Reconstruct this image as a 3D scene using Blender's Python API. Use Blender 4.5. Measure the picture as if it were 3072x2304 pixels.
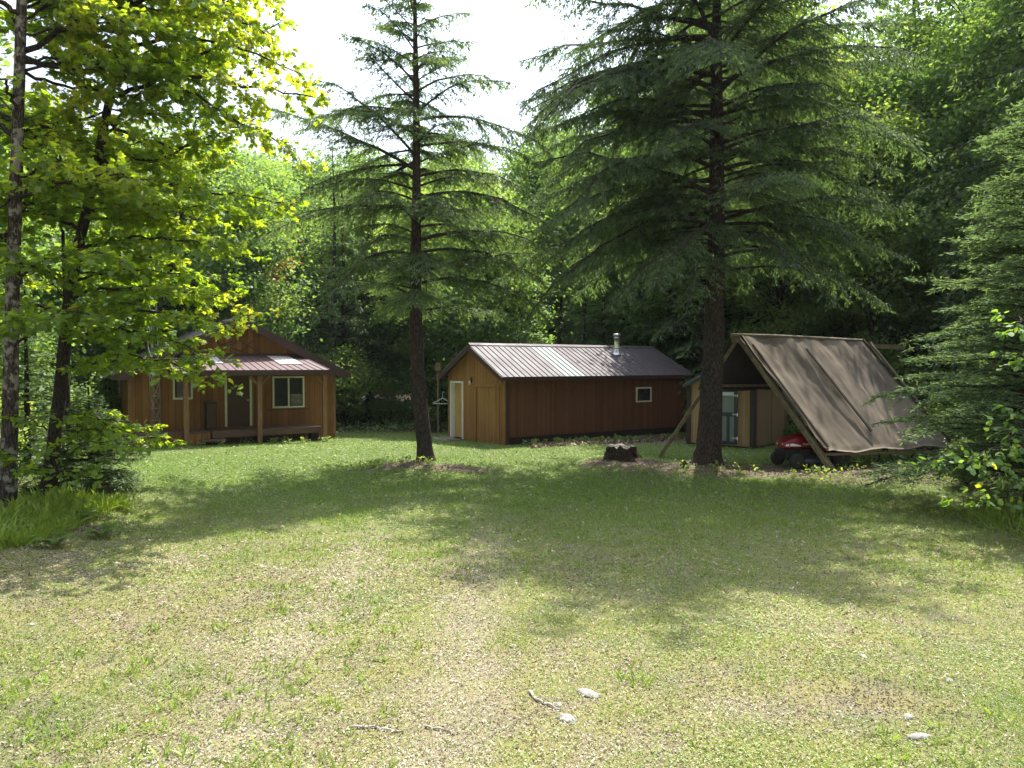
import bpy, math, random
import numpy as np
from mathutils import Vector, Matrix

for o in list(bpy.data.objects): bpy.data.objects.remove(o)
SC = bpy.context.scene
COL = SC.collection
R = math.radians

# ------------------------------------------------------------------ camera, sky, sun, exposure
cd = bpy.data.cameras.new('camera'); cam = bpy.data.objects.new('camera', cd); COL.objects.link(cam)
cam.location = (0, 0, 2.65); cam.rotation_euler = (R(90 - 1.56), 0, 0)
cd.sensor_width = 36; cd.lens = 24.96; cd.clip_end = 2000; cd.clip_start = 0.05
SC.camera = cam
SUN_EL = 60.0; SUN_H = Vector((0.36, 0.933))       # the sun stands high behind the buildings, a little to the right
SUN_H.normalize()
sd = bpy.data.lights.new('sun', 'SUN'); so = bpy.data.objects.new('sun', sd); COL.objects.link(so)
sd.energy = 5.0; sd.angle = R(0.5); sd.color = (1.0, 0.95, 0.86)
sv = Vector((SUN_H.x * math.cos(R(SUN_EL)), SUN_H.y * math.cos(R(SUN_EL)), math.sin(R(SUN_EL))))
so.rotation_euler = sv.to_track_quat('Z', 'Y').to_euler()
W = bpy.data.worlds.new("World"); SC.world = W; W.use_nodes = True
nt = W.node_tree; bg = nt.nodes['Background']; bg.inputs['Strength'].default_value = 0.15
sky = nt.nodes.new('ShaderNodeTexSky'); sky.sky_type = 'NISHITA'; sky.sun_disc = False
sky.sun_elevation = R(SUN_EL); sky.sun_rotation = math.atan2(SUN_H.x, SUN_H.y)
sky.dust_density = 3.0; sky.air_density = 1.0; sky.ozone_density = 1.0
# thin white summer cloud over the whole sky
mixs = nt.nodes.new('ShaderNodeMix'); mixs.data_type = 'RGBA'; mixs.inputs[0].default_value = 0.72
cn = nt.nodes.new('ShaderNodeTexNoise'); cn.inputs['Scale'].default_value = 2.2; cn.inputs['Detail'].default_value = 6
cr = nt.nodes.new('ShaderNodeMapRange'); cr.inputs['From Min'].default_value = 0.3; cr.inputs['From Max'].default_value = 0.6
cr.inputs['To Min'].default_value = 0.62; cr.inputs['To Max'].default_value = 0.9
nt.links.new(cn.outputs[0], cr.inputs['Value']); nt.links.new(cr.outputs[0], mixs.inputs[0])
# the cloud is made brighter around the sun and overhead to fill the shade, greyer low down
geo = nt.nodes.new('ShaderNodeTexCoord'); dp = nt.nodes.new('ShaderNodeVectorMath'); dp.operation = 'DOT_PRODUCT'; dp.inputs[1].default_value = tuple(sv.normalized())
nt.links.new(geo.outputs['Generated'], dp.inputs[0]); gr = nt.nodes.new('ShaderNodeMapRange'); gr.inputs['From Min'].default_value = .45; gr.inputs['From Max'].default_value = 1.
gr.inputs['To Min'].default_value = 0; gr.inputs['To Max'].default_value = 1; nt.links.new(dp.outputs['Value'], gr.inputs['Value'])
cc = nt.nodes.new('ShaderNodeMix'); cc.data_type = 'RGBA'; nt.links.new(gr.outputs[0], cc.inputs[0]); cc.inputs[6].default_value = (2.5, 2.55, 2.65, 1); cc.inputs[7].default_value = (10.5, 12.2, 15, 1)
nt.links.new(sky.outputs[0], mixs.inputs[6]); nt.links.new(cc.outputs[2], mixs.inputs[7])
nt.links.new(mixs.outputs[2], bg.inputs[0])
SC.view_settings.view_transform = 'Standard'; SC.view_settings.look = 'None'
SC.view_settings.exposure = 1.12; SC.view_settings.gamma = 1
SC.render.engine = 'CYCLES'
SC.cycles.max_bounces = 8; SC.cycles.transparent_max_bounces = 4
SC.cycles.transmission_bounces = 5; SC.cycles.diffuse_bounces = 4

# ------------------------------------------------------------------ helpers
def norm(v): return v / np.maximum(np.linalg.norm(v, axis=-1, keepdims=True), 1e-9)
def at(x, y, D):
    """a point of the place: photo column/row (2212 wide) at depth D in front of the camera"""
    x *= 3072 / 2212; y *= 3072 / 2212
    return np.array([(x - 1536) / 2130 * D, D, 2.65 + (1094 - y) / 2130 * D])

class Acc:
    """collects geometry of ONE mesh"""
    def __init__(s): s.v = []; s.n = 0; s.b = []
    def verts(s, v):
        v = np.asarray(v, float).reshape(-1, 3); s.v.append(v); i = s.n; s.n += len(v); return i
    def polys(s, idx, mat=0, rnd=None, smooth=False):
        idx = np.asarray(idx, np.int64)
        if rnd is None: rnd = np.full(len(idx), 0.5)
        s.b.append((idx, mat, np.asarray(rnd, float), smooth))
    def box(s, x0, x1, y0, y1, z0, z1, mat=0):
        i = s.verts([(x0,y0,z0),(x1,y0,z0),(x1,y1,z0),(x0,y1,z0),(x0,y0,z1),(x1,y0,z1),(x1,y1,z1),(x0,y1,z1)])
        s.polys(np.array([(0,3,2,1),(4,5,6,7),(0,1,5,4),(1,2,6,5),(2,3,7,6),(3,0,4,7)]) + i, mat)
    def beam(s, p0, p1, w, h, up=(0,0,1), mat=0):
        p0 = np.array(p0, float); p1 = np.array(p1, float); d = norm(p1 - p0); up = np.array(up, float)
        a = np.cross(d, up); a = norm(a) * w / 2; b = norm(np.cross(a, d)) * h / 2
        i = s.verts([p0-a-b, p0+a-b, p0+a+b, p0-a+b, p1-a-b, p1+a-b, p1+a+b, p1-a+b])
        s.polys(np.array([(0,3,2,1),(4,5,6,7),(0,1,5,4),(1,2,6,5),(2,3,7,6),(3,0,4,7)]) + i, mat)
    def prism(s, poly, off, mat=0):
        """closed prism: poly = list of 3D points, off = extrusion vector"""
        p = np.array(poly, float); n = len(p); i = s.verts(p); j = s.verts(p + np.array(off, float))
        s.polys([[i + k for k in range(n)][::-1]], mat); s.polys([[j + k for k in range(n)]], mat)
        s.polys([(i+k, i+(k+1)%n, j+(k+1)%n, j+k) for k in range(n)], mat)
    def tube(s, pts, rad, n=8, mat=0, cap=True, rnd=0.5, wob=0, seed=0):
        pts = np.asarray(pts, float); m = len(pts); rad = np.broadcast_to(np.asarray(rad, float), (m,))
        t = norm(np.gradient(pts, axis=0)); ref = np.array([0.,0,1]) if abs(t[0][2]) < .9 else np.array([1.,0,0])
        a = norm(np.cross(t[0], ref)); rg = np.random.default_rng(seed + 5)
        ang = np.arange(n) * 2 * np.pi / n; rows = []
        wv = 1 + wob * rg.normal(size=n)
        for k in range(m):
            a = norm(a - t[k] * np.dot(a, t[k])); b = np.cross(t[k], a)
            w = wv * (1 + (wob * .6 * rg.normal(size=n) if wob else 0))
            rows.append(pts[k] + (rad[k] * w)[:, None] * (np.cos(ang)[:, None] * a + np.sin(ang)[:, None] * b))
        i = s.verts(np.concatenate(rows)); q = []
        for k in range(m - 1):
            for j in range(n):
                q.append((i+k*n+j, i+k*n+(j+1)%n, i+(k+1)*n+(j+1)%n, i+(k+1)*n+j))
        s.polys(q, mat, np.full(len(q), rnd), True)
        if cap:
            s.polys([[i + j for j in range(n)][::-1]], mat); s.polys([[i+(m-1)*n+j for j in range(n)]], mat)
    def sticks(s, P0, P1, r0, r1, mat=0):
        """many thin straight twigs, three sided"""
        P0 = np.asarray(P0); P1 = np.asarray(P1); n = len(P0)
        if n == 0: return
        d = norm(P1 - P0); ref = np.where(np.abs(d[:, 2:3]) < .9, np.array([[0,0,1.]]), np.array([[1.,0,0]]))
        a = norm(np.cross(d, ref)); b = np.cross(d, a)
        r0 = np.broadcast_to(r0, (n,))[:, None]; r1 = np.broadcast_to(r1, (n,))[:, None]
        V = []
        for P, r in ((P0, r0), (P1, r1)):
            for k in range(3):
                V.append(P + r * (math.cos(k*2.094) * a + math.sin(k*2.094) * b))
        V = np.stack(V, 1); i = s.verts(V) + np.arange(n)[:, None] * 6
        for k in range(3):
            kk = (k + 1) % 3
            s.polys(np.concatenate([i+k, i+kk, i+3+kk, i+3+k], 1), mat, None, True)
    def leaves(s, P, D, N, size, shape, mat=0, rnd=None):
        P = np.asarray(P); D = norm(np.asarray(D)); N = np.asarray(N)
        S = norm(np.cross(D, N)); N = np.cross(S, D); n = len(P); k = len(shape)
        size = np.broadcast_to(size, (n,))[:, None, None]; sh = np.asarray(shape, float)
        V = P[:, None] + size * (D[:, None] * sh[None, :, 0:1] + S[:, None] * sh[None, :, 1:2] + N[:, None] * sh[None, :, 2:3])
        i = s.verts(V.reshape(-1, 3))
        s.polys(i + np.arange(n * k).reshape(n, k), mat, rnd)
    def lathe(s, prof, n=24, c=(0,0,0), axis='z', mat=0):
        """prof = [(r, h)...] closed by caps"""
        c = np.array(c, float); rows = []
        for r, h in prof:
            for j in range(n):
                a = 2 * math.pi * j / n; u, v = r * math.cos(a), r * math.sin(a)
                rows.append({'z': (u, v, h), 'y': (u, h, v), 'x': (h, u, v)}[axis])
        i = s.verts(np.array(rows) + c); q = []
        for k in range(len(prof) - 1):
            for j in range(n): q.append((i+k*n+j, i+k*n+(j+1)%n, i+(k+1)*n+(j+1)%n, i+(k+1)*n+j))
        s.polys(q, mat, None, True)
        s.polys([[i + j for j in range(n)]], mat); s.polys([[i+(len(prof)-1)*n+j for j in range(n)]], mat)
    def loft(s, secs, n=20, p=3.0, mat=0):
        """secs = [(x, halfwidth, z0, z1)], superellipse sections across y/z"""
        rows = []
        for x, hw, z0, z1 in secs:
            for j in range(n):
                a = 2*math.pi*j/n; ca, sa = math.cos(a), math.sin(a)
                y = hw * math.copysign(abs(ca) ** (2/p), ca); z = (z0+z1)/2 + (z1-z0)/2 * math.copysign(abs(sa) ** (2/p), sa)
                rows.append((x, y, z))
        i = s.verts(rows); q = []
        for k in range(len(secs) - 1):
            for j in range(n): q.append((i+k*n+j, i+k*n+(j+1)%n, i+(k+1)*n+(j+1)%n, i+(k+1)*n+j))
        s.polys(q, mat, None, True)
        s.polys([[i + j for j in range(n)]], mat); s.polys([[i+(len(secs)-1)*n+j for j in range(n)]], mat)
    def mesh(s, name, mats):
        me = bpy.data.meshes.new(name)
        V = np.concatenate(s.v); me.vertices.add(len(V)); me.vertices.foreach_set('co', V.astype(np.float32).ravel())
        tot = [np.full(len(b[0]), b[0].shape[1]) for b in s.b]; tot = np.concatenate(tot)
        loops = np.concatenate([b[0].ravel() for b in s.b]); st = np.concatenate([[0], np.cumsum(tot)[:-1]])
        me.loops.add(len(loops)); me.loops.foreach_set('vertex_index', loops.astype(np.int32))
        me.polygons.add(len(tot)); me.polygons.foreach_set('loop_start', st.astype(np.int32))
        me.polygons.foreach_set('material_index', np.concatenate([np.full(len(b[0]), b[1]) for b in s.b]).astype(np.int32))
        me.polygons.foreach_set('use_smooth', np.concatenate([np.full(len(b[0]), b[3]) for b in s.b]))
        at_ = me.attributes.new('rnd', 'FLOAT', 'FACE'); at_.data.foreach_set('value', np.concatenate([b[2] for b in s.b]).astype(np.float32))
        for m in (mats if isinstance(mats, (list, tuple)) else [mats]): me.materials.append(m)
        me.update(calc_edges=True); me.validate()
        return me
    def obj(s, name, mats, parent=None):
        o = bpy.data.objects.new(name, s.mesh(name, mats)); COL.objects.link(o)
        if parent is not None: o.parent = parent
        return o

def tag(o, label=None, cat=None, group=None, kind=None):
    if label: o['label'] = label
    if cat: o['category'] = cat
    if group: o['group'] = group
    if kind: o['kind'] = kind
    return o
def empty(name, loc, rz=0, **k):
    o = bpy.data.objects.new(name, None); COL.objects.link(o); o.location = loc; o.rotation_euler = (0, 0, rz)
    o.empty_display_size = .3
    return tag(o, **k)
def bevel(o, w=.004, seg=2):
    m = o.modifiers.new('bevel', 'BEVEL'); m.width = w; m.segments = seg; m.limit_method = 'ANGLE'; m.angle_limit = R(40)
    return o
def copy_tree(o, parent=None):
    c = o.copy(); COL.objects.link(c)
    if parent is not None: c.parent = parent
    for ch in list(o.children): copy_tree(ch, c)
    return c

def vnoise(x, y, seed=0):
    x = np.asarray(x, float); y = np.asarray(y, float)
    xi = np.floor(x).astype(np.int64); yi = np.floor(y).astype(np.int64); fx = x - xi; fy = y - yi
    fx = fx*fx*(3-2*fx); fy = fy*fy*(3-2*fy)
    def h(a, b):
        n = (a * 374761393 + b * 668265263 + seed * 1442695) & 0xffffffff
        n = ((n ^ (n >> 13)) * 1274126177) & 0xffffffff
        return ((n ^ (n >> 16)) & 0xffff) / 65535.
    return (h(xi,yi)*(1-fx)+h(xi+1,yi)*fx)*(1-fy)+(h(xi,yi+1)*(1-fx)+h(xi+1,yi+1)*fx)*fy
def fbm(x, y, sc, seed=0, o=4):
    r = 0; a = .5; t = 0
    for k in range(o): r = r + a*vnoise(np.asarray(x)*sc*2**k, np.asarray(y)*sc*2**k, seed+k*7); t += a; a *= .55
    return r / t

# ------------------------------------------------------------------ materials
def mat(name, col=(.5,.5,.5), rough=.8, metal=0., spec=.5):
    m = bpy.data.materials.new(name); m.use_nodes = True; b = m.node_tree.nodes['Principled BSDF']
    b.inputs['Base Color'].default_value = (*col, 1); b.inputs['Roughness'].default_value = rough
    b.inputs['Metallic'].default_value = metal; b.inputs['Specular IOR Level'].default_value = spec
    return m
class NT:
    def __init__(s, m): s.t = m.node_tree; s.b = s.t.nodes.get('Principled BSDF')
    def n(s, typ, **k):
        o = s.t.nodes.new(typ)
        for a, v in k.items():
            if a in o.inputs: o.inputs[a].default_value = v
            else: setattr(o, a, v)
        return o
    def l(s, a, b): s.t.links.new(a, b)
    def coord(s, scale=(1,1,1), kind='Object', rot=(0,0,0)):
        tc = s.n('ShaderNodeTexCoord'); mp = s.n('ShaderNodeMapping'); mp.inputs['Scale'].default_value = scale
        mp.inputs['Rotation'].default_value = rot
        s.l(tc.outputs[kind], mp.inputs[0]); return mp.outputs[0]
    def noise(s, vec, scale, detail=4, rough=.6):
        n_ = s.n('ShaderNodeTexNoise'); n_.inputs['Scale'].default_value = scale; n_.inputs['Detail'].default_value = detail
        n_.inputs['Roughness'].default_value = rough; s.l(vec, n_.inputs['Vector']); return n_.outputs[0]
    def ramp(s, fac, stops, interp='LINEAR'):
        r = s.n('ShaderNodeValToRGB'); r.color_ramp.interpolation = interp; e = r.color_ramp.elements
        while len(e) < len(stops): e.new(.5)
        for i, (p, c) in enumerate(stops):
            e[i].position = p; e[i].color = (*c, 1) if len(c) == 3 else c
        s.l(fac, r.inputs[0]); return r.outputs[0]
    def mix(s, fac, a, b, blend='MIX'):
        m = s.n('ShaderNodeMix'); m.data_type = 'RGBA'; m.blend_type = blend
        for v, i in ((fac, 0), (a, 6), (b, 7)):
            if isinstance(v, (int, float)): m.inputs[i].default_value = v
            elif isinstance(v, tuple): m.inputs[i].default_value = (*v, 1)
            else: s.l(v, m.inputs[i])
        return m.outputs[2]
    def math(s, op, a, b=None, clamp=False):
        m = s.n('ShaderNodeMath'); m.operation = op; m.use_clamp = clamp
        for v, i in ((a, 0), (b, 1)):
            if v is None: continue
            if isinstance(v, (int, float)): m.inputs[i].default_value = v
            else: s.l(v, m.inputs[i])
        return m.outputs[0]
    def bump(s, h, strength=.5, dist=.01, target=None):
        b = s.n('ShaderNodeBump'); b.inputs['Strength'].default_value = strength; b.inputs['Distance'].default_value = dist
        s.l(h, b.inputs['Height']); s.l(b.outputs[0], (target or s.b).inputs['Normal']); return b

def noisy(name, c0, c1, scale=4, rough=.8, stretch=(1,1,1), bump=.3, dist=.01, detail=6, lo=.35, hi=.65, metal=0., spec=.5):
    m = mat(name, c0, rough, metal, spec); k = NT(m); v = k.coord(stretch)
    n = k.noise(v, scale, detail); k.l(k.ramp(n, [(lo, c0), (hi, c1)]), k.b.inputs['Base Color'])
    if bump: k.bump(n, bump, dist)
    return m

def leafmat(name, cols, trans, tfac=.45, rough=.45, gloss=.06):
    rough = .55; gloss *= .55
    """two-sided leaf: reflects, lets the sun glow through; per leaf colour from attribute rnd"""
    m = bpy.data.materials.new(name); m.use_nodes = True; k = NT(m); t = k.t; t.nodes.remove(k.b)
    out = t.nodes['Material Output']
    a = k.n('ShaderNodeAttribute'); a.attribute_name = 'rnd'
    c = k.ramp(a.outputs['Fac'], [(i / (len(cols) - 1), x) for i, x in enumerate(cols)])
    tr = k.ramp(a.outputs['Fac'], [(i / (len(trans) - 1), x) for i, x in enumerate(trans)])
    d = k.n('ShaderNodeBsdfDiffuse'); k.l(c, d.inputs[0])
    tl = k.n('ShaderNodeBsdfTranslucent'); k.l(tr, tl.inputs[0])
    g = k.n('ShaderNodeBsdfGlossy'); g.inputs['Roughness'].default_value = rough; g.inputs[0].default_value = (.8,.85,.8,1)
    m1 = k.n('ShaderNodeMixShader'); m1.inputs[0].default_value = tfac; k.l(d.outputs[0], m1.inputs[1]); k.l(tl.outputs[0], m1.inputs[2])
    m2 = k.n('ShaderNodeMixShader'); m2.inputs[0].default_value = gloss; k.l(m1.outputs[0], m2.inputs[1]); k.l(g.outputs[0], m2.inputs[2])
    k.l(m2.outputs[0], out.inputs[0]); return m

def bark(name, c0, c1, patch=None, sc=1.):
    m = mat(name, c0, .95, spec=.2); k = NT(m); v = k.coord((7*sc, 7*sc, 1.1*sc))
    n = k.noise(v, 4, 8, .7); w = k.n('ShaderNodeTexVoronoi'); w.feature = 'DISTANCE_TO_EDGE'; w.inputs['Scale'].default_value = 5; k.l(v, w.inputs['Vector'])
    c = k.ramp(n, [(.3, c0), (.7, c1)])
    e = k.ramp(w.outputs[0], [(0., (.22,.22,.22)), (.22, (1,1,1))]); c = k.mix(1., c, e, 'MULTIPLY')
    if patch:
        n2 = k.noise(k.coord((1,1,.8)), 7, 5, .6); f = k.ramp(n2, [(.5, (0,0,0)), (.58, (1,1,1))]); c = k.mix(f, c, patch)
    k.l(c, k.b.inputs['Base Color']); h = k.math('ADD', n, w.outputs[0]); k.bump(h, .8, .03); return m

def siding(name, c0, c1, pitch=.2, groove=.3, weather=None, weather2=None):
    m = mat(name, c0, .75, spec=.25); k = NT(m)
    tc = k.n('ShaderNodeTexCoord'); sx = k.n('ShaderNodeSeparateXYZ'); k.l(tc.outputs['Object'], sx.inputs[0])
    u = k.math('ADD', sx.outputs[0], sx.outputs[1])
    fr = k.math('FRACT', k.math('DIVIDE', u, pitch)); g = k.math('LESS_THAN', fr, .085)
    cell = k.math('FLOOR', k.math('DIVIDE', u, pitch)); wn = k.n('ShaderNodeTexWhiteNoise'); wn.noise_dimensions = '1D'; k.l(cell, wn.inputs['W'])
    n = k.noise(k.coord((9, 9, .9)), 3, 6, .65); n2 = k.noise(k.coord((1, 1, .6)), 1.3, 4)
    f = k.math('ADD', k.math('MULTIPLY', n, .5), k.math('ADD', k.math('MULTIPLY', wn.outputs[0], .30), k.math('MULTIPLY', n2, .55)))
    c = k.ramp(f, [(.42, c0), (.86, c1)])
    if weather:
        zz = k.n('ShaderNodeMapRange'); k.l(sx.outputs[2], zz.inputs['Value']); zz.inputs['From Min'].default_value = .1; zz.inputs['From Max'].default_value = 1.1
        zz.inputs['To Min'].default_value = .6; zz.inputs['To Max'].default_value = 0
        n3 = k.noise(k.coord((4,4,.8)), 2, 5); ff = k.math('MULTIPLY', zz.outputs[0], k.ramp(n3, [(.4,(0,0,0)),(.6,(1,1,1))])); c = k.mix(ff, c, weather)
    c = k.mix(k.math('MULTIPLY', g, 1 - groove), c, (c0[0]*.25, c0[1]*.25, c0[2]*.25))  # shade inside the grooves is put into the colour as dark lines
    k.l(c, k.b.inputs['Base Color'])
    hgt = k.math('SUBTRACT', k.math('MULTIPLY', n, .15), g); k.bump(hgt, .7, .008); return m

M = {}
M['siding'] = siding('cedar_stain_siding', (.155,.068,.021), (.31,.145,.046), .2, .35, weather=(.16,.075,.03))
M['siding_lit'] = siding('honey_lit_siding', (.22,.108,.036), (.37,.195,.068), .1, .35, weather=(.20,.09,.03))  # gable end: light from the sunny lawn put into a brighter colour
M['siding_shaded'] = siding('red_brown_shaded_siding', (.095,.040,.018), (.165,.072,.032), .1, .35)  # long wall: tree shade put into a darker colour
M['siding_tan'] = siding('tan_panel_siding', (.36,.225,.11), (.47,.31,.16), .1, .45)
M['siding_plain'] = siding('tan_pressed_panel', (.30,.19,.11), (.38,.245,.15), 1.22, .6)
M['trim_dark'] = noisy('dark_maroon_trim', (.045,.022,.02), (.07,.034,.03), 3, .5, (1,1,6), .1)
M['trim_cream'] = noisy('cream_trim_paint', (.62,.60,.42), (.72,.70,.52), 5, .5, (1,1,1), .05)
M['trim_white'] = noisy('white_trim_paint', (.66,.72,.74), (.78,.82,.82), 5, .45, (1,1,1), .05)
M['door_brown'] = noisy('brown_wood_door', (.055,.024,.012), (.09,.04,.018), 3, .6, (6,6,1), .15)
M['door_tan'] = noisy('tan_painted_door', (.46,.28,.10), (.53,.33,.13), 2, .5, (1,1,1), .05)
M['timber'] = noisy('weathered_timber', (.13,.095,.055), (.25,.19,.115), 3, .85, (7,7,7), .3, .004)
M['timber_green'] = noisy('weathered_green_timber', (.10,.085,.045), (.19,.16,.09), 2.5, .9, (3,3,3), .3, .004)
M['post'] = noisy('porch_post_wood', (.17,.085,.04), (.27,.145,.07), 3, .75, (6,6,1), .2, .004)
M['deck'] = noisy('brown_deck_board', (.085,.045,.03), (.14,.08,.052), 4, .7, (1,6,6), .2, .004)
M['dark'] = noisy('dark_board_and_shade', (.02,.014,.01), (.035,.022,.016), 4, .9)
M['concrete'] = noisy('concrete_block', (.22,.21,.2), (.34,.33,.31), 14, .9, bump=.4)
M['soffit'] = noisy('brown_soffit', (.05,.026,.02), (.075,.04,.03), 3, .7)
M['galv'] = noisy('galvanised_steel', (.45,.46,.48), (.6,.61,.62), 8, .38, metal=.8, bump=.1)
M['brass'] = noisy('yellowed_steel_pipe', (.42,.38,.2), (.5,.46,.26), 8, .35, metal=.7, bump=.1)
M['black'] = noisy('black_plastic', (.015,.015,.016), (.03,.03,.03), 8, .5)
M['tyre'] = noisy('tyre_rubber', (.02,.02,.02), (.035,.034,.032), 20, .85, bump=.5)
M['rim'] = noisy('dusty_rim', (.16,.13,.09), (.24,.2,.14), 8, .6)
M['red'] = noisy('red_mower_paint', (.17,.008,.014), (.22,.011,.018), 4, .3, bump=.02)
M['white'] = mat('white_decal', (.8,.8,.78), .4)
M['grey_door'] = noisy('grey_green_door_panel', (.19,.24,.22), (.24,.29,.27), 4, .5, (1,1,1), .05)
M['slate'] = noisy('slate_blue_trim', (.035,.042,.055), (.055,.062,.08), 4, .5, (1,1,1), .05)
M['brown_post'] = noisy('dark_purple_corner_trim', (.035,.022,.025), (.05,.032,.035), 4, .5)
M['rock'] = noisy('field_stone', (.20,.18,.165), (.38,.345,.32), 9, .85, bump=.5)
M['cut'] = noisy('cut_stump_wood', (.16,.13,.10), (.3,.26,.21), 6, .9, (1,1,1), .4)
M['stick'] = noisy('fallen_stick_bark', (.22,.17,.15), (.42,.36,.33), 12, .9, bump=.4)
M['curtain'] = noisy('pale_blind', (.45,.42,.3), (.55,.52,.38), 3, .8)
# glass
gm = mat('window_glass', (.02,.024,.024), .05, spec=.8); M['glass'] = gm
# painted steel roof
def roofmat(name, c0, c1, rough=.32):
    m = mat(name, c0, rough, spec=.35); k = NT(m)
    n = k.noise(k.coord((.8,.8,.8)), 2.2, 6, .7); n2 = k.noise(k.coord((1,12,12)), 1.5, 4)
    f = k.math('ADD', k.math('MULTIPLY', n, .6), k.math('MULTIPLY', n2, .4)); k.l(k.ramp(f, [(.35, c0), (.65, c1)]), k.b.inputs['Base Color'])
    k.l(k.ramp(n, [(.3, (rough-.06,)*3), (.7, (rough+.12,)*3)]), k.b.inputs['Roughness']); return m
M['roof'] = roofmat('maroon_steel_roof', (.058,.046,.050), (.088,.068,.076), .62)
M['roof_pink'] = roofmat('sun_faded_maroon_steel', (.105,.064,.064), (.15,.094,.094), .6)
M['clear'] = roofmat('pale_translucent_panel', (.62,.58,.54), (.74,.70,.64), .35)
M['clear_green'] = roofmat('grey_green_fibreglass_panel', (.13,.15,.145), (.18,.205,.195), .6)
# tarp
tm = mat('brown_canvas_tarp', (.2,.16,.13), .85, spec=.2); k = NT(tm)
n = k.noise(k.coord((1,1,1)), 1.1, 6, .6); n2 = k.noise(k.coord((1,1,1)), 40, 3, .6); c = k.ramp(n, [(.3,(.14,.115,.092)),(.5,(.20,.165,.13)),(.72,(.29,.24,.185))])
k.l(c, k.b.inputs['Base Color']); k.bump(n2, .25, .004)
tl = k.n('ShaderNodeBsdfTranslucent'); tl.inputs[0].default_value = (.22,.16,.1,1); mx = k.n('ShaderNodeMixShader'); mx.inputs[0].default_value = .12
k.l(k.b.outputs[0], mx.inputs[1]); k.l(tl.outputs[0], mx.inputs[2]); k.l(mx.outputs[0], k.t.nodes['Material Output'].inputs[0]); M['tarp'] = tm
M['barkH'] = bark('hemlock_bark', (.04,.030,.024), (.12,.092,.075))
M['barkM'] = bark('mottled_maple_bark', (.05,.04,.032), (.13,.11,.09), (.25,.235,.20), .8)
M['barkD'] = bark('dark_wet_bark', (.035,.027,.022), (.09,.072,.058))
M['barkS'] = bark('stump_bark', (.03,.022,.016), (.10,.075,.055))
# foliage
M['hem'] = leafmat('hemlock_needles', [(.042,.08,.033),(.075,.125,.045),(.115,.17,.06),(.18,.225,.085)], [(.16,.26,.05),(.26,.38,.07),(.36,.46,.09)], .46, .4, .07)
M['hemD'] = leafmat('dark_hemlock_needles', [(.034,.068,.030),(.058,.10,.040),(.09,.14,.055),(.14,.185,.075)], [(.14,.23,.05),(.22,.34,.07),(.32,.42,.09)], .42, .4, .07)
M['spruce'] = leafmat('balsam_needles', [(.06,.12,.05),(.12,.20,.08),(.22,.31,.12)], [(.2,.32,.08),(.34,.46,.11)], .4, .4, .04)
M['maple'] = leafmat('maple_leaves', [(.06,.12,.022),(.10,.17,.028),(.15,.22,.035)], [(.28,.45,.015),(.46,.62,.02),(.66,.70,.03)], .62, .35, .07)
M['mapleY'] = leafmat('yellow_maple_leaves', [(.12,.18,.02),(.18,.23,.03),(.27,.27,.04)], [(.5,.62,.02),(.70,.72,.03),(.85,.74,.05)], .62, .35, .07)  # yellow leaf tone mixed into the maple crowns
M['decid'] = leafmat('forest_leaves', [(.055,.11,.05),(.085,.15,.055),(.13,.20,.065)], [(.22,.38,.06),(.34,.52,.07),(.5,.62,.08)], .48, .4, .08)
M['decidL'] = leafmat('light_forest_leaves', [(.08,.145,.055),(.12,.185,.065),(.17,.23,.085)], [(.32,.48,.06),(.45,.6,.07),(.6,.66,.08)], .5, .4, .08)
M['redleaf'] = leafmat('reddish_leaves', [(.2,.07,.03),(.3,.1,.04)], [(.45,.16,.05),(.6,.25,.06)], .5, .4, .06)
M['fern'] = leafmat('fern_fronds', [(.08,.15,.03),(.14,.22,.06)], [(.3,.45,.04),(.45,.55,.08)], .45, .4, .06)
M['blade'] = leafmat('grass_blades', [(.11,.20,.028),(.185,.27,.04),(.29,.345,.075),(.43,.42,.16)], [(.30,.48,.05),(.42,.56,.08),(.55,.56,.16)], .35, .4, .06)
M['clover'] = leafmat('clover_leaflets', [(.08,.16,.022),(.15,.235,.035),(.245,.30,.07),(.37,.39,.15)], [(.28,.44,.06),(.42,.54,.11)], .28, .35, .09)
M['litter'] = leafmat('dry_leaf_litter', [(.09,.062,.045),(.22,.168,.12),(.40,.335,.25),(.60,.54,.44)], [(.2,.13,.07),(.35,.27,.16)], .1, .5, .05)
M['tallgrass'] = leafmat('tall_grass_blades', [(.12,.19,.025),(.22,.31,.045),(.38,.44,.10)], [(.42,.6,.03),(.6,.7,.06)], .45, .35, .07)

KITE = [(0,0,0),(.4,.125,0),(1,0,0),(.4,-.125,0)]
FAT = [(0,0,0),(.35,.33,.03),(.75,.24,0),(1,0,-.03),(.75,-.24,0),(.35,-.33,.03)]
NEEDLE = [(0,0,0),(.3,.11,0),(1,.02,-.03),(.3,-.11,0)]
MAPLE = [(0,.02,0),(-.07,.36,-.07),(.2,.27,-.04),(.40,.56,-.12),(.48,.25,-.03),(.66,.26,-.06),(.68,.12,0),(1,0,-.1),
         (.68,-.12,0),(.66,-.26,-.06),(.48,-.25,-.03),(.40,-.56,-.12),(.2,-.27,-.04),(-.07,-.36,-.07)]

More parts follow.
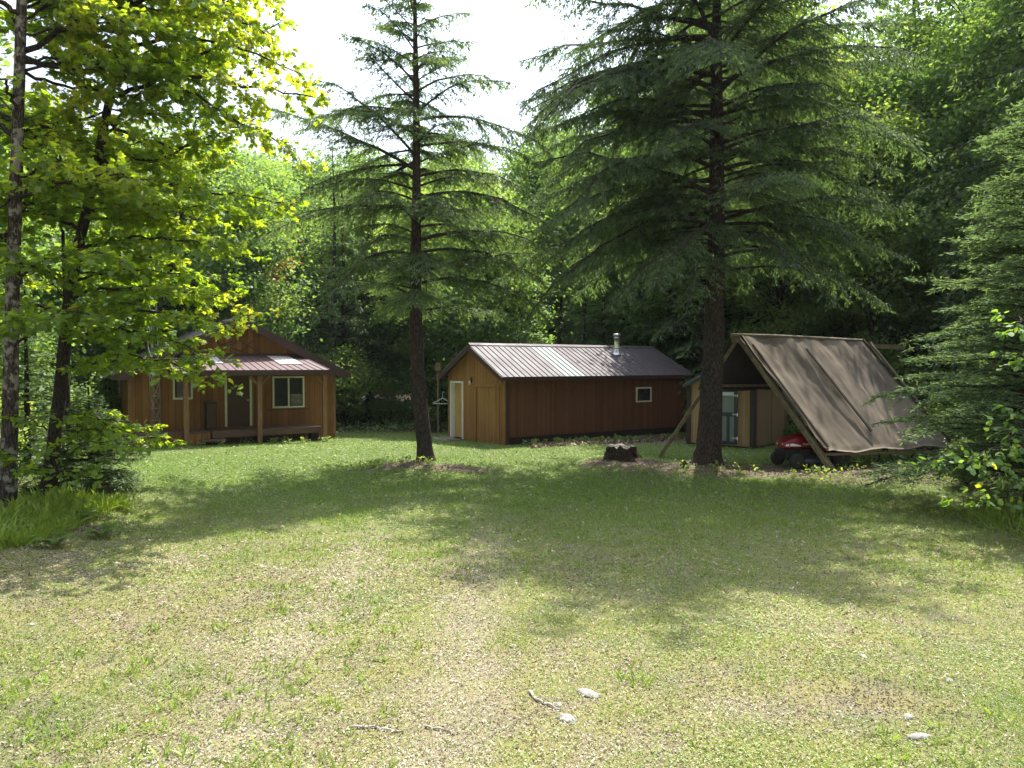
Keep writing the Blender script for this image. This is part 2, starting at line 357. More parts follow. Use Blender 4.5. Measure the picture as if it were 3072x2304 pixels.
# ------------------------------------------------------------------ ground
def gh(x, y):
    x = np.asarray(x, float); y = np.asarray(y, float)
    z = -.045 * np.clip(y - 23, 0, 7)
    def b(cx, cy, r, a): return a * np.exp(-((x-cx)**2 + (y-cy)**2) / r**2)
    z = z + b(-2.2,18.1,1.1,.17) + b(5.1,18.2,1.2,.14) + b(2.9,19.2,1.0,.12) + b(-3.0,17.6,.8,.07) + b(-1.1,17.4,.7,.05)
    bank = 1 / (1 + np.exp((x + 6.2 + (y-9)*.16) * 2.2)); z = z + bank * .22 * (1/(1+np.exp((y-17)*1.2)))
    bank2 = 1 / (1 + np.exp(-(x - 8.6) * 2)); z = z + bank2 * .12 * (1/(1+np.exp((y-15)*1.2)))
    z = z + .05 * (fbm(x, y, .35, 3) - .5) + .025 * (fbm(x, y, 2.2, 9, 2) - .5) * (y < 40)
    return z
def ground():
    c = lambda a, b, s: np.arange(a, b, s)
    xs = np.concatenate([[-600,-300,-150,-90,-60], c(-45,-20,1.), c(-20,20,.16), c(20,45.1,1.), [60,90,150,300,600]])
    ys = np.concatenate([[-300,-120,-50,-20], c(-10,2,.8), c(2,32,.16), c(32,70,1.), [85,110,160,300,600,1000]])
    X, Y = np.meshgrid(xs, ys); Z = gh(X, Y); a = Acc(); i = a.verts(np.stack([X, Y, Z], -1))
    w = len(xs); I = np.arange(len(ys)-1)[:, None]*w + np.arange(w-1)[None]; I = I.ravel()
    a.polys(np.stack([I, I+1, I+w+1, I+w], 1), 0, None, True)
    m = mat('lawn_soil', (.2,.2,.1), .95, spec=.15); k = NT(m); v = k.coord((1,1,1))
    big = k.noise(v, .28, 5, .6); mid = k.noise(v, 1.6, 6, .7); fine = k.noise(v, 28, 6, .75); vf = k.noise(v, 90, 3, .7)
    green = k.ramp(fine, [(.3,(.045,.075,.02)),(.5,(.10,.135,.04)),(.7,(.19,.215,.085))])
    moss = k.mix(k.ramp(mid, [(.42,(0,0,0)),(.55,(1,1,1))]), k.ramp(vf, [(.3,(.11,.085,.05)),(.5,(.22,.18,.11)),(.72,(.40,.33,.23))]), k.ramp(fine, [(.3,(.11,.10,.035)),(.5,(.21,.195,.07)),(.7,(.33,.30,.14))]))
    soil = k.ramp(vf, [(.3,(.06,.042,.03)),(.5,(.14,.10,.075)),(.72,(.30,.235,.19))])
    f1 = k.ramp(k.math('ADD', k.math('MULTIPLY', big, .6), k.math('MULTIPLY', mid, .4)), [(.34,(0,0,0)),(.48,(1,1,1))])
    # the near lawn is drier and mossier than the strip by the buildings
    sx = k.n('ShaderNodeSeparateXYZ'); k.l(v, sx.inputs[0]); mr = k.n('ShaderNodeMapRange'); k.l(sx.outputs[1], mr.inputs['Value'])
    mr.inputs['From Min'].default_value = 10; mr.inputs['From Max'].default_value = 15; mr.inputs['To Min'].default_value = 1.; mr.inputs['To Max'].default_value = .12
    c = k.mix(k.math('MULTIPLY', f1, mr.outputs[0]), green, moss)
    # two faint worn wheel tracks of paler soil running up the near lawn
    wv = k.math('MULTIPLY', k.math('SUBTRACT', k.noise(v, .35, 2), .5), .7); tr0 = None
    for x0 in (-2.15, -.45):
        dd = k.math('ABSOLUTE', k.math('SUBTRACT', k.math('ADD', sx.outputs[0], wv), x0)); q = k.n('ShaderNodeMapRange'); q.interpolation_type = 'SMOOTHSTEP'; k.l(dd, q.inputs['Value'])
        q.inputs['From Min'].default_value = .55; q.inputs['From Max'].default_value = .1; tr0 = q.outputs[0] if tr0 is None else k.math('MAXIMUM', tr0, q.outputs[0])
    c = k.mix(k.math('MULTIPLY', k.math('MULTIPLY', tr0, mr.outputs[0]), .4), c, k.ramp(vf, [(.3,(.17,.13,.09)),(.5,(.30,.245,.18)),(.72,(.45,.38,.29))]))
    # bare dirt under the big hemlock and the lean-to, by the trunks and along the workshop
    def spot(cx, cy, rx, ry):
        mp = k.n('ShaderNodeMapping'); mp.vector_type = 'TEXTURE'; mp.inputs['Location'].default_value = (cx, cy, 0); mp.inputs['Scale'].default_value = (rx, ry, 1e3)
        k.l(v, mp.inputs[0]); ln = k.n('ShaderNodeVectorMath'); ln.operation = 'LENGTH'; k.l(mp.outputs[0], ln.inputs[0])
        s_ = k.math('SUBTRACT', 1.0, ln.outputs['Value']); return k.math('MAXIMUM', s_, 0.)
    acc = None
    for s_ in ((7.2,17.6,5.6,1.5),(3.0,18.6,1.7,.9),(-2.9,17.6,1.2,.6),(-1.3,17.4,1.1,.5),(3.3,24.7,4.6,1.2),(-8.0,8.2,1.8,1.0),(9.0,10.4,1.8,2.4),(-9.5,12.5,3.2,3.4),(9.5,17,4,2.5),(-7.,10.9,1.2,.35)):
        q = spot(*s_); acc = q if acc is None else k.math('MAXIMUM', acc, q)
    fs = k.ramp(k.math('ADD', k.math('MULTIPLY', acc, 1.1), k.math('MULTIPLY', k.math('SUBTRACT', mid, .5), .9)), [(.14,(0,0,0)),(.36,(1,1,1))])
    c = k.mix(fs, c, soil)
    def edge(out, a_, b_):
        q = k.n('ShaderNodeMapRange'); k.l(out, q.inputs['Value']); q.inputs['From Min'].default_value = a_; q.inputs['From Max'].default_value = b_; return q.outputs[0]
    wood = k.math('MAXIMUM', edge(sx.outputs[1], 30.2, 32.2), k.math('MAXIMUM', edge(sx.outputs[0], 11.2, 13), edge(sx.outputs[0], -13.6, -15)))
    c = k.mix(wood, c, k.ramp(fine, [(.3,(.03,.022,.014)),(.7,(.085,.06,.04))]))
    f3 = k.ramp(mid, [(.60,(0,0,0)),(.70,(1,1,1))]); c = k.mix(k.math('MULTIPLY', f3, .55), c, soil)
    k.l(c, k.b.inputs['Base Color']); k.bump(k.math('ADD', fine, k.math('MULTIPLY', vf, .6)), .7, .03)
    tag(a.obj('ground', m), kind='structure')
ground()

# ------------------------------------------------------------------ buildings
def ribroof(a, p00, p10, p11, p01, pitch=.23, rib=.022, mat_of=None, th=.02, trap=None):
    """ribbed steel sheet: p00->p10 along the eave, p01/p11 at the ridge; ribs run eave->ridge"""
    p00, p10, p11, p01 = [np.array(p, float) for p in (p00, p10, p11, p01)]
    nrm = norm(np.cross(p10 - p00, p01 - p00)); L = np.linalg.norm(p10 - p00); n = max(2, int(round(L / pitch)))
    us = []; hs = []
    for i in range(n):
        for du, h in ((0, 0), (.80, 0), (.86, rib), (.94, rib)): us.append((i + du) / n); hs.append(h)
    us.append(1.); hs.append(0)
    us = np.array(us); hs = np.array(hs)
    lo = p00 + us[:, None] * (p10 - p00) + hs[:, None] * nrm; hi = p01 + us[:, None] * (p11 - p01) + hs[:, None] * nrm
    i = a.verts(lo); j = a.verts(hi); m = len(us)
    for k_ in range(m - 1):
        u = (us[k_] + us[k_+1]) / 2; a.polys([(i+k_, i+k_+1, j+k_+1, j+k_)], mat_of(u) if mat_of else 0)
    lo2 = a.verts(np.array([p00, p10, p11, p01]) - nrm * th)
    a.polys([(lo2+3, lo2+2, lo2+1, lo2), (lo2, lo2+1, i+m-1, i), (lo2+1, lo2+2, j+m-1, i+m-1), (lo2+2, lo2+3, j, j+m-1), (lo2+3, lo2, i, j)])

def gable_wall(a, w, h, hr, y0, y1, z0):
    a.prism([(0,y0,z0),(w,y0,z0),(w,y0,h),(w/2,y0,hr),(0,y0,h)], (0,y1-y0,0))

def window(parent, x0, x1, z0, z1, y, tm, mull=1, tw=.06, axis='y', blind=False):
    """window on a wall facing local -y (axis y) or -x (axis x)"""
    def bx(a, u0, u1, d0, d1, z0_, z1_):
        if axis == 'y': a.box(u0, u1, y+d0, y+d1, z0_, z1_)
        else: a.box(y+d0, y+d1, u0, u1, z0_, z1_)
    f = Acc(); bx(f, x0, x0+tw, -.045, 0, z0, z1); bx(f, x1-tw, x1, -.045, 0, z0, z1)
    bx(f, x0+tw, x1-tw, -.044, 0, z0, z0+tw); bx(f, x0+tw, x1-tw, -.044, 0, z1-tw, z1)
    w = f.obj('window', tm, parent)
    for i in range(mull):
        xm = x0 + (x1-x0)*(i+1)/(mull+1); g = Acc(); bx(g, xm-.028, xm+.028, -.036, -.002, z0+tw, z1-tw); g.obj('mullion', tm, w)
    g = Acc(); bx(g, x0+tw, x1-tw, -.014, -.004, z0+tw, z1-tw); g.obj('pane', M['glass'], w)
    if blind:
        g = Acc()
        for q in range(9): zz = z0+tw+.06+q*.045; bx(g, (x0+x1)/2+.07, x1-tw-.03, -.019, -.0145, zz, zz+.012)
        g.obj('blind', M['curtain'], w)
    return w

# ---- cabin: gable end with porch, local x along the front, y into the depth
TH = R(33)
cab = empty('cabin', (-12.65, 23.38, 0), TH, label='brown wooden cabin with maroon gable roof and a covered front porch', cat='cabin')
CW, CD = 7.0, 7.2; EV, RD, OV, OF = 2.33, 4.35, .5, .35
sl = (RD - EV) / (CW/2 + OV)
def rz_(x): return EV + sl * (min(x, CW-x) + OV)
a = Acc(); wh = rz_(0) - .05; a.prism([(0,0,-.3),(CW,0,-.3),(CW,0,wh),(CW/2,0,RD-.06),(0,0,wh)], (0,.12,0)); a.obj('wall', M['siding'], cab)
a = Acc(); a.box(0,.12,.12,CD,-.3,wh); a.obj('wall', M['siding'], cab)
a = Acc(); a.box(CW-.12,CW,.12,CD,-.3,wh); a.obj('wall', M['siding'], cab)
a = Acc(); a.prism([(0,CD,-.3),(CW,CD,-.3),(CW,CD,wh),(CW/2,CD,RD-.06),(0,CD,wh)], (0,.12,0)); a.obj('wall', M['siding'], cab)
a = Acc(); x0 = -OV; xm = CW/2; x1 = CW+OV
ribroof(a, (x0,CD+.4,EV), (x0,-OF,EV), (xm,-OF,RD), (xm,CD+.4,RD)); ribroof(a, (x1,-OF,EV), (x1,CD+.4,EV), (xm,CD+.4,RD), (xm,-OF,RD))
rf = a.obj('roof', M['roof'], cab)
a = Acc(); fh = .23
for s_, xe in ((-1, x0), (1, x1)):       # rake boards with level cut tails
    a.prism([(xe,-OF-.025,EV-.03),(xm,-OF-.025,RD-.03),(xm,-OF-.025,RD-.03-fh),(xe-s_*.42,-OF-.025,EV-.17),(xe,-OF-.025,EV-.17)], (0,.025,0))
a.obj('rake_board', M['trim_dark'], rf)
a = Acc()
for s_, xe in ((-1, x0), (1, x1)):       # boxed soffits along the eaves
    b0, b1 = sorted((xe, xe - s_*OV*.98)); a.box(b0, b1, -OF+.003, CD+.4, EV-.16, EV-.13); c0, c1 = sorted((xe, xe - s_*.03)); a.box(c0, c1, -OF+.003, CD+.4, EV-.13, EV-.03)
a.prism([(x0+.4,-OF+.003,EV+.03),(xm,-OF+.003,RD-.22),(xm,-OF+.003,RD-.25),(x0+.46,-OF+.003,EV+.03)], (0,OF-.006,0))
a.prism([(x1-.4,-OF+.003,EV+.03),(xm,-OF+.003,RD-.22),(xm,-OF+.003,RD-.25),(x1-.46,-OF+.003,EV+.03)], (0,OF-.006,0))
a.obj('soffit', M['soffit'], rf)
for xx in (-.012, CW-.088):
    a = Acc(); a.box(xx, xx+.1, -.022, -.001, .02, wh-.1); a.obj('corner_trim', M['post'], cab)
a = Acc(); a.box(.0, CW+.02, -.03, -.001, .28, .42); a.obj('skirt_board', M['siding'], cab)
a = Acc(); a.box(4.45, 6.0, -.03, -.001, .97, 1.02); a.obj('window_ledge', M['door_brown'], cab)
window(cab, 4.65, 5.81, 1.06, 2.22, 0, M['trim_cream'], 1, .06, blind=True)
window(cab, 1.34, 1.96, 1.46, 2.22, 0, M['trim_cream'], 0, .06)
window(cab, 3.2, 4.5, 1.28, 2.12, 0, M['trim_cream'], 1, .09, axis='x')
# front door
d = Acc(); d.box(3.08,3.84,-.03,-.001,.47,2.42); dr = d.obj('door', M['door_brown'], cab)
for (u0,u1) in ((3.16,3.42),(3.50,3.76)):
    for (z0,z1) in ((.6,1.2),(1.28,1.95),(2.03,2.32)):
        g = Acc(); g.box(u0,u1,-.042,-.030,z0,z1); g.obj('door_panel', M['door_brown'], dr)
g = Acc(); g.lathe([(.028,-.09),(.034,-.075),(.03,-.055),(.012,-.05),(.012,-.03)], 12, (3.77,0,1.38), 'y'); g.obj('door_knob', M['galv'], dr)
g = Acc(); g.box(3.0,3.075,-.045,-.001,.46,2.5); g.box(3.845,3.92,-.045,-.001,.46,2.5); g.box(3.075,3.845,-.044,-.001,2.425,2.5); g.obj('door_frame', M['trim_cream'], dr)
# rustic crossed rods under the gable peak
a = Acc()
for p, q in (((2.75,3.42),(3.85,3.03)),((3.35,3.6),(4.25,3.08)),((2.85,3.08),(3.75,3.72)),((3.55,3.12),(3.95,3.5)),((2.6,3.2),(3.3,3.5))):
    a.beam((p[0],-.05,p[1]), (q[0],-.035,q[1]), .03, .03)
a.obj('gable_rods', M['door_brown'], cab)
# porch
PD = 1.34
pr = Acc()
E0, E1, T0, T1 = 1.14, 6.26, 1.14, 5.72
def pm(u): return 0
ribroof(pr, (E0,-PD-.3,2.47), (E1,-PD-.3,2.47), (T1,-.01,2.97), (T0,-.01,2.97), .24)
po = pr.obj('porch_roof', M['roof_pink'], cab)
def patch(u0, u1, v0, v1):
    g = Acc(); 
    def P(u, v):
        lo = np.array((E0+(E1-E0)*u,-PD-.3,2.47)); hi = np.array((T0+(T1-T0)*u,-.01,2.97)); return lo+(hi-lo)*v+np.array((0,-.004,.03))
    n = 6
    for q in range(n):
        ua = u0+(u1-u0)*q/n; ub = u0+(u1-u0)*(q+.86)/n
        i = g.verts([P(ua,v0),P(ub,v0),P(ub,v1),P(ua,v1),P(ua,v0)-[0,0,.012],P(ub,v0)-[0,0,.012],P(ub,v1)-[0,0,.012],P(ua,v1)-[0,0,.012]])
        g.polys(np.array([(0,1,2,3),(7,6,5,4),(0,4,5,1),(1,5,6,2),(2,6,7,3),(3,7,4,0)])+i)
    return g.obj('light_panel', M['clear'], po)
patch(.19,.34,.42,.97); patch(.715,.885,.38,.95)
a = Acc(); a.box(E0,E1,-PD-.33,-PD-.303,2.30,2.455); a.obj('fascia', M['trim_dark'], po)
a = Acc(); a.box(E0+.05,E1-.03,-PD-.07,-PD+.07,2.27,2.40); a.obj('beam', M['door_brown'], po)
a = Acc(); a.box(T0,T1+.1,-.05,-.002,2.98,3.06); a.obj('flashing', M['trim_dark'], po)
for i, t in enumerate((1.55, 3.87, 6.14)):
    a = Acc(); a.box(t-.075,t+.075,-PD-.075,-PD+.075,-.3,2.27); p = a.obj('post', M['post'], cab)
    if i:
        for s_ in (-1, 1):
            if i == 2 and s_ > 0: continue
            g = Acc(); g.beam((t+s_*.07,-PD,1.98),(t+s_*.33,-PD,2.26),.09,.09,(0,1,0)); g.obj('brace', M['post'], p)
a = Acc(); a.box(-.2,2.3,-1.2,-.03,.36,.42)
dk = a.obj('deck', M['deck'], cab)
a = Acc(); a.box(-.2,2.3,-1.22,-1.19,-.2,.355); a.box(-.2,-.17,-1.19,-.03,-.2,.355); a.obj('skirt', M['siding'], dk)
a = Acc()
for q in range(9): a.box(2.36,6.05,-1.16+q*.125,-1.05+q*.125,.38,.42)
dk = a.obj('deck', M['deck'], cab)
a = Acc(); a.box(2.36,6.05,-1.2,-1.163,.19,.415); a.obj('deck_rim', M['deck'], dk)
for t in (2.5,4.2,5.9):
    a = Acc(); a.box(t-.15,t+.15,-.95,-.65,-.3,.375); a.obj('pier', M['dark'], dk)
a = Acc(); a.box(1.95,2.75,-1.62,-1.25,.12,.17); a.box(2.0,2.05,-1.6,-1.27,-.15,.12); a.box(2.62,2.67,-1.6,-1.27,-.15,.12); a.obj('step', M['deck'], cab)
# dark wooden cupboard beside the door, standing on the deck
cb = empty('wooden_cupboard', cab.matrix_basis @ Vector((0,0,0)), label='narrow dark brown wooden box standing on the deck left of the cabin door', cat='cupboard')
cb.location = (Matrix.Translation(cab.location) @ Matrix.Rotation(TH,4,'Z')) @ Vector((2.5,-.2,.42)); cb.rotation_euler = (0,0,TH)
a = Acc(); a.box(-.17,.17,-.15,.13,0,.92); a.obj('cabinet_body', M['dark'], cb)
a = Acc(); a.box(-.19,.19,-.17,.14,.92,.95); a.obj('cabinet_top', M['door_brown'], cb)
a = Acc(); a.box(-.14,.14,-.165,-.151,.05,.88); a.obj('cabinet_door', M['door_brown'], cb)

# ---- radio tower in front of the cabin's left part
def to_w(obj, p): return (Matrix.Translation(obj.location) @ Matrix.Rotation(obj.rotation_euler.z,4,'Z')) @ Vector(p)
tw = empty('lattice_tower', to_w(cab, (.74,-.62,.42)), R(20), label='tall thin galvanised lattice antenna tower rising in front of the cabin', cat='antenna tower')
tw.rotation_euler = (0, R(-1.3), R(20))
TR = .17; TH_ = 13.2; legs = [np.array((TR*math.cos(k*2.094+.5), TR*math.sin(k*2.094+.5), 0)) for k in range(3)]
for l_ in legs:
    a = Acc(); a.tube([l_, l_+[0,0,TH_/2], l_+[0,0,TH_]], .014, 6); a.obj('leg', M['galv'], tw)
a = Acc(); nb = int(TH_/.4)
P0 = []; P1 = []
for q in range(nb+1):
    z = q*.4
    for k_ in range(3):
        A_, B_ = legs[k_], legs[(k_+1)%3]; P0.append(A_+[0,0,z]); P1.append(B_+[0,0,z])
        if q < nb: P0.append((A_ if q%2 else B_)+[0,0,z]); P1.append((B_ if q%2 else A_)+[0,0,z+.4])
a.sticks(np.array(P0), np.array(P1), .006, .006); a.obj('bracing', M['galv'], tw)
a = Acc(); b0 = np.array((0.15,0,2.72)); 
a.beam(b0, (1.5,-.05,3.22), .03, .03); a.obj('wall_bracket', M['galv'], tw)

# ---- workshop
TW = math.atan2(.54, .8415)
ws = empty('workshop', (-.22, 23.5, 0), TW, label='long brown workshop with maroon ribbed metal roof and a stovepipe', cat='outbuilding')
WL, WW = 8.3, 4.1; EV, RD = 2.25, 3.38; oe, of_ = .25, .25
sl = (RD-EV)/(WW/2+oe); wt = EV+sl*oe-.05
a = Acc(); a.prism([(0,0,-.3),(0,2.9,-.3),(0,2.9,2.04),(0,3.85,2.04),(0,3.85,-.3),(0,WW,-.3),(0,WW,wt),(0,WW/2,RD-.05),(0,0,wt)], (.1,0,0)); a.obj('wall', M['siding_lit'], ws)
a = Acc(); a.box(.1,WL,-.0,.1,.22,wt); a.obj('wall', M['siding_shaded'], ws)
a = Acc(); a.box(.1,WL,WW-.1,WW,-.3,wt); a.obj('wall', M['siding_shaded'], ws)
a = Acc(); a.prism([(WL,0,-.3),(WL,WW,-.3),(WL,WW,wt),(WL,WW/2,RD-.05),(WL,0,wt)], (.1,0,0)); a.obj('wall', M['siding_shaded'], ws)
a = Acc(); a.box(.1,WL,.02,.12,-.35,.22); a.obj('foundation', M['dark'], ws)
a = Acc(); a.box(.0,WL,-.22,-.1,-.15,-.02); a.obj('sill_timber', M['timber'], ws)
a = Acc()
def wmat(u): return 1 if .285 < u < .385 else 0
ribroof(a, (-of_,-oe,EV), (WL+.3,-oe,EV), (WL+.3,WW/2,RD), (-of_,WW/2,RD), .23, .025, wmat)
ribroof(a, (WL+.3,WW+oe,EV), (-of_,WW+oe,EV), (-of_,WW/2,RD), (WL+.3,WW/2,RD), .23, .025)
rf = a.obj('roof', [M['roof'], M['clear_green']], ws)
a = Acc(); a.prism([(-of_-.01,WW/2-.14,RD-.035),(-of_-.01,WW/2,RD+.045),(-of_-.01,WW/2+.14,RD-.035),(-of_-.01,WW/2,RD+.02)], (WL+.57,0,0)); a.obj('ridge_cap', M['roof'], rf)
a = Acc()
a.prism([(-of_-.025,-oe,EV-.03),(-of_-.025,WW/2,RD-.03),(-of_-.025,WW/2,RD-.24),(-of_-.025,-oe,EV-.2)], (.025,0,0))
a.prism([(-of_-.025,WW+oe,EV-.03),(-of_-.025,WW/2,RD-.03),(-of_-.025,WW/2,RD-.24),(-of_-.025,WW+oe,EV-.2)], (.025,0,0))
a.obj('rake_board', M['trim_dark'], rf)
a = Acc(); a.box(-of_+.003,WL+.3,-oe,-oe+.025,EV-.13,EV-.03); a.box(-of_+.003,WL+.3,WW+oe-.025,WW+oe,EV-.13,EV-.03); a.obj('fascia', M['trim_dark'], rf)
a = Acc(); a.box(-.028,-.001,-.02,.26,-.2,1.98); a.obj('corner_trim', M['siding_lit'], ws)
a = Acc(); a.box(-.028,-.001,1.92,2.02,-.2,1.86); a.obj('trim_board', M['siding_lit'], ws)
a = Acc(); a.box(.0,.12,-.03,-.001,-.25,wt-.02); a.obj('corner_trim', M['trim_dark'], ws)
# big plank doors (right of the entrance) on the gable wall (faces local -x)
a = Acc(); a.box(-.045,-.001,.34,.98,-.1,1.86); d1 = a.obj('plank_door', M['siding_lit'], ws)
a = Acc(); a.box(-.045,-.001,1.0,1.72,-.1,1.86); d2 = a.obj('plank_door', M['siding_lit'], ws)
a = Acc(); a.box(-.06,-.001,.28,1.84,1.88,1.98); a.obj('door_header', M['siding_lit'], ws)
a = Acc(); a.box(.14,.18,2.96,3.79,-.06,1.97); dr = a.obj('door', M['door_tan'], ws)
for (u0,u1) in ((3.09,3.34),(3.41,3.66)):
    for (z0,z1) in ((.12,.62),(.72,1.3),(1.4,1.8)):
        g = Acc(); g.box(.13,.1399,u0,u1,z0,z1); g.obj('door_panel', M['door_tan'], dr)
g = Acc(); g.lathe([(.028,-.1),(.034,-.085),(.03,-.065),(.012,-.06),(.012,-.04)], 12, (.18,3.06,.95), 'x'); g.obj('door_knob', M['galv'], dr)
g = Acc(); g.box(-.03,.2,2.88,2.958,-.08,2.045); g.box(-.03,.2,3.792,3.87,-.08,2.045); g.box(-.028,.198,2.958,3.792,1.972,2.043); g.obj('door_frame', M['trim_white'], dr)
# lamp above, between the doors
lm = Acc(); lm.box(-.04,-.001,2.22,2.30,2.02,2.20); lp = lm.obj('porch_lamp', M['black'], ws)
g = Acc(); g.lathe([(.012,2.1),(.035,2.05),(.04,2.0),(.028,1.94),(.01,1.93)], 14, (-.09,2.26,0), 'z'); g.obj('lamp_glass', M['clear'], lp)
# window in the long wall
window(ws, 5.78, 6.55, 1.24, 1.80, 0, M['trim_cream'], 0, .05)
# lintel board on the long wall
a = Acc(); a.box(.2,3.1,-.02,-.001,1.72,1.84); a.obj('trim_board', M['siding_shaded'], ws)
# step slab at the door
sp = empty('door_step', to_w(ws, (-.42,3.35,-.12)), TW, label='low grey slab lying before the tan workshop door', cat='step')
a = Acc(); a.box(-.3,.3,-.55,.55,-.05,.06); bevel(a.obj('slab', M['concrete'], sp), .01)
a = Acc(); a.box(-.25,.2,-.5,.3,.06,.09); a.obj('board', M['timber'], sp)
# stovepipe
cp = empty('stovepipe', (0,0,0)); cp.parent = ws
COL.objects.unlink(cp); bpy.data.objects.remove(cp)
cx, cy = 6.1, 1.45; zr = EV+sl*(cy+oe)
a = Acc(); a.lathe([(.2,zr-.05),(.17,zr+.08),(.12,zr+.22),(.1,zr+.24)], 20, (cx,cy,0), 'z'); ch = a.obj('stovepipe', M['galv'], ws)
a = Acc(); a.lathe([(.095,zr+.2),(.095,zr+.62)], 20, (cx,cy,0), 'z'); a.obj('pipe', M['brass'], ch)
a = Acc(); a.lathe([(.12,zr+.20),(.145,zr+.205),(.14,zr+.24),(.11,zr+.25)], 20, (cx,cy,0), 'z'); a.obj('storm_collar', M['galv'], ch)
a = Acc(); a.lathe([(.11,zr+.58),(.135,zr+.59),(.135,zr+.64),(.1,zr+.65),(.1,zr+.68),(.15,zr+.69),(.15,zr+.76),(.13,zr+.78),(.05,zr+.79)], 20, (cx,cy,0), 'z'); a.obj('pipe_cap', M['galv'], ch)

# ---- small tan garden shed: gable front, local x along the front, y into the depth
TS = math.atan2(-.655, .755)
sh = empty('garden_shed', (5.86, 23.7, -.02), TS, label='small tan garden shed with dark corner trim and grey double doors', cat='shed')
SW, SD = 2.29, 3.0; EV, RD = 2.0, 2.62; oe = .1
sl = (RD-EV)/(SW/2+oe); wt = EV+sl*oe-.03
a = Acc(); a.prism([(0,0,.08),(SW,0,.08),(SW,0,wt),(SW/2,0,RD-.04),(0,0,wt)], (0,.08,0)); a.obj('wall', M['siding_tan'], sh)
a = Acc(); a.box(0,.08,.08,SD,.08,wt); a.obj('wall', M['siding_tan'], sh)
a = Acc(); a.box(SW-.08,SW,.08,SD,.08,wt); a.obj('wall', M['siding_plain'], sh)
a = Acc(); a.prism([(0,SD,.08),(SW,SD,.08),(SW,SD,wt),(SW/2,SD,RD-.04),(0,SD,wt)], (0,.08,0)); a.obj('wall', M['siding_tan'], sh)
a = Acc(); a.box(.03,SW-.03,.03,SD,-.0,.08); a.obj('floor_frame', M['slate'], sh)
for bx_, by_ in ((.2,.2),(SW-.2,.2),(.2,SD-.3),(SW-.2,SD-.3)):
    a = Acc(); a.box(bx_-.2,bx_+.2,by_-.2,by_+.2,-.3,.02); a.obj('block', M['concrete'], sh)
a = Acc()
ribroof(a, (-oe,SD+.12,EV), (-oe,-.12,EV), (SW/2,-.12,RD), (SW/2,SD+.12,RD), .25, .015); ribroof(a, (SW+oe,-.12,EV), (SW+oe,SD+.12,EV), (SW/2,SD+.12,RD), (SW/2,-.12,RD), .25, .015)
rf = a.obj('roof', M['slate'], sh)
a = Acc()
a.prism([(-oe,-.145,EV-.02),(SW/2,-.145,RD-.02),(SW/2,-.145,RD-.14),(-oe,-.145,EV-.12)], (0,.025,0)); a.prism([(SW+oe,-.145,EV-.02),(SW/2,-.145,RD-.02),(SW/2,-.145,RD-.14),(SW+oe,-.145,EV-.12)], (0,.025,0))
a.obj('rake_board', M['slate'], rf)
for u in (0., SW-.13):
    a = Acc(); a.box(u-.01, u+.14, -.03, -.001, .02, wt-.05); a.obj('corner_trim', M['brown_post'], sh)
a = Acc(); a.box(SW+.001, SW+.02, -.02, .1, .02, wt-.05); a.obj('corner_trim', M['brown_post'], sh)
a = Acc(); a.box(-.02,-.001,-.02,.1,.02,wt-.05); a.obj('corner_trim', M['brown_post'], sh)
for s_, (u0, u1) in enumerate(((.5,1.12),(1.13,1.75))):
    a = Acc(); a.box(u0,u1,-.03,-.001,.12,1.9); d = a.obj('door', M['grey_door'], sh)
    g = Acc()
    for (b0,b1,c0,c1) in ((u0,u0+.08,.12,1.9),(u1-.1,u1,.12,1.9),(u0+.08,u1-.1,.12,.22),(u0+.08,u1-.1,1.02,1.14),(u0+.08,u1-.1,1.8,1.9),(u0+.27,u0+.36,.22,1.02)):
        g.box(b0,b1,-.052,-.0301,c0,c1)
    g.obj('door_rail', M['slate'], d)
    g = Acc(); g.box(u0+.1,u1-.12,-.045,-.0302,1.68,1.79); g.obj('light_strip', M['trim_white'], d)
    for z in (.3,1.06,1.66):
        g = Acc(); g.box(u0 if not s_ else u1-.16,(u0+.16) if not s_ else u1+.04,-.062,-.0525,z,z+.05); g.lathe([(.018,z-.03),(.018,z+.08)],8,((u0-.01) if not s_ else u1+.02,-.06,0),'z'); g.obj('hinge', M['galv'], d)

# ------------------------------------------------------------------ A-frame lean-to with tarp
AP = np.array((6.2, 19.3, 3.33)); RD_ = np.array((.94, .342, -.02)); FR = np.array((7.95, 17.5, .0)); FL = np.array((4.12, 19.9, .0))
AP2 = AP + RD_*4.6; off2 = RD_*4.55; off2[2] = 0
af = empty('tarp_lean_to', (6.0, 18.7, 0), label='timber lean-to frame hung with a faded brown canvas tarp', cat='shelter')
def ab(name, m, p, q, w, h, parent=af):
    a = Acc(); a.beam(np.array(p)-[6.0,18.7,0], np.array(q)-[6.0,18.7,0], w, h); return bevel(a.obj(name, m, parent), .006)
top = AP + np.array((.0,0,.02))
ab('rafter_leg', M['timber_green'], top + (AP-FR)*.02, FR+(FR-AP)*.05, .24, .10)
ab('rafter_leg', M['timber_green'], top + np.array((-.05,.09,0)), FL+(FL-AP)*.05, .24, .10)
ab('rafter_leg', M['timber_green'], top + off2 + np.array((0,0,-.05)), FR+off2+(FR-AP)*.05, .2, .09)
ab('rafter_leg', M['timber_green'], top + off2 + np.array((-.05,.09,-.05)), FL+off2+(FL-AP)*.05, .2, .09)
ab('ridge_beam', M['timber_green'], AP - RD_*.25 + [0,0,-.02], AP + RD_*5.9 + [0,0,-.05], .14, .14)
fk = lambda f, P, Q: P + (Q-P)*f
ab('cross_rail', M['timber'], fk(.87,AP,FR)-[0,0,.03], fk(.87,AP,FR)+RD_*4.7-[0,0,.03], .09, .07)
ab('cross_rail', M['timber'], fk(.38,AP,FL), fk(.38,AP,FL)+off2, .09, .07)
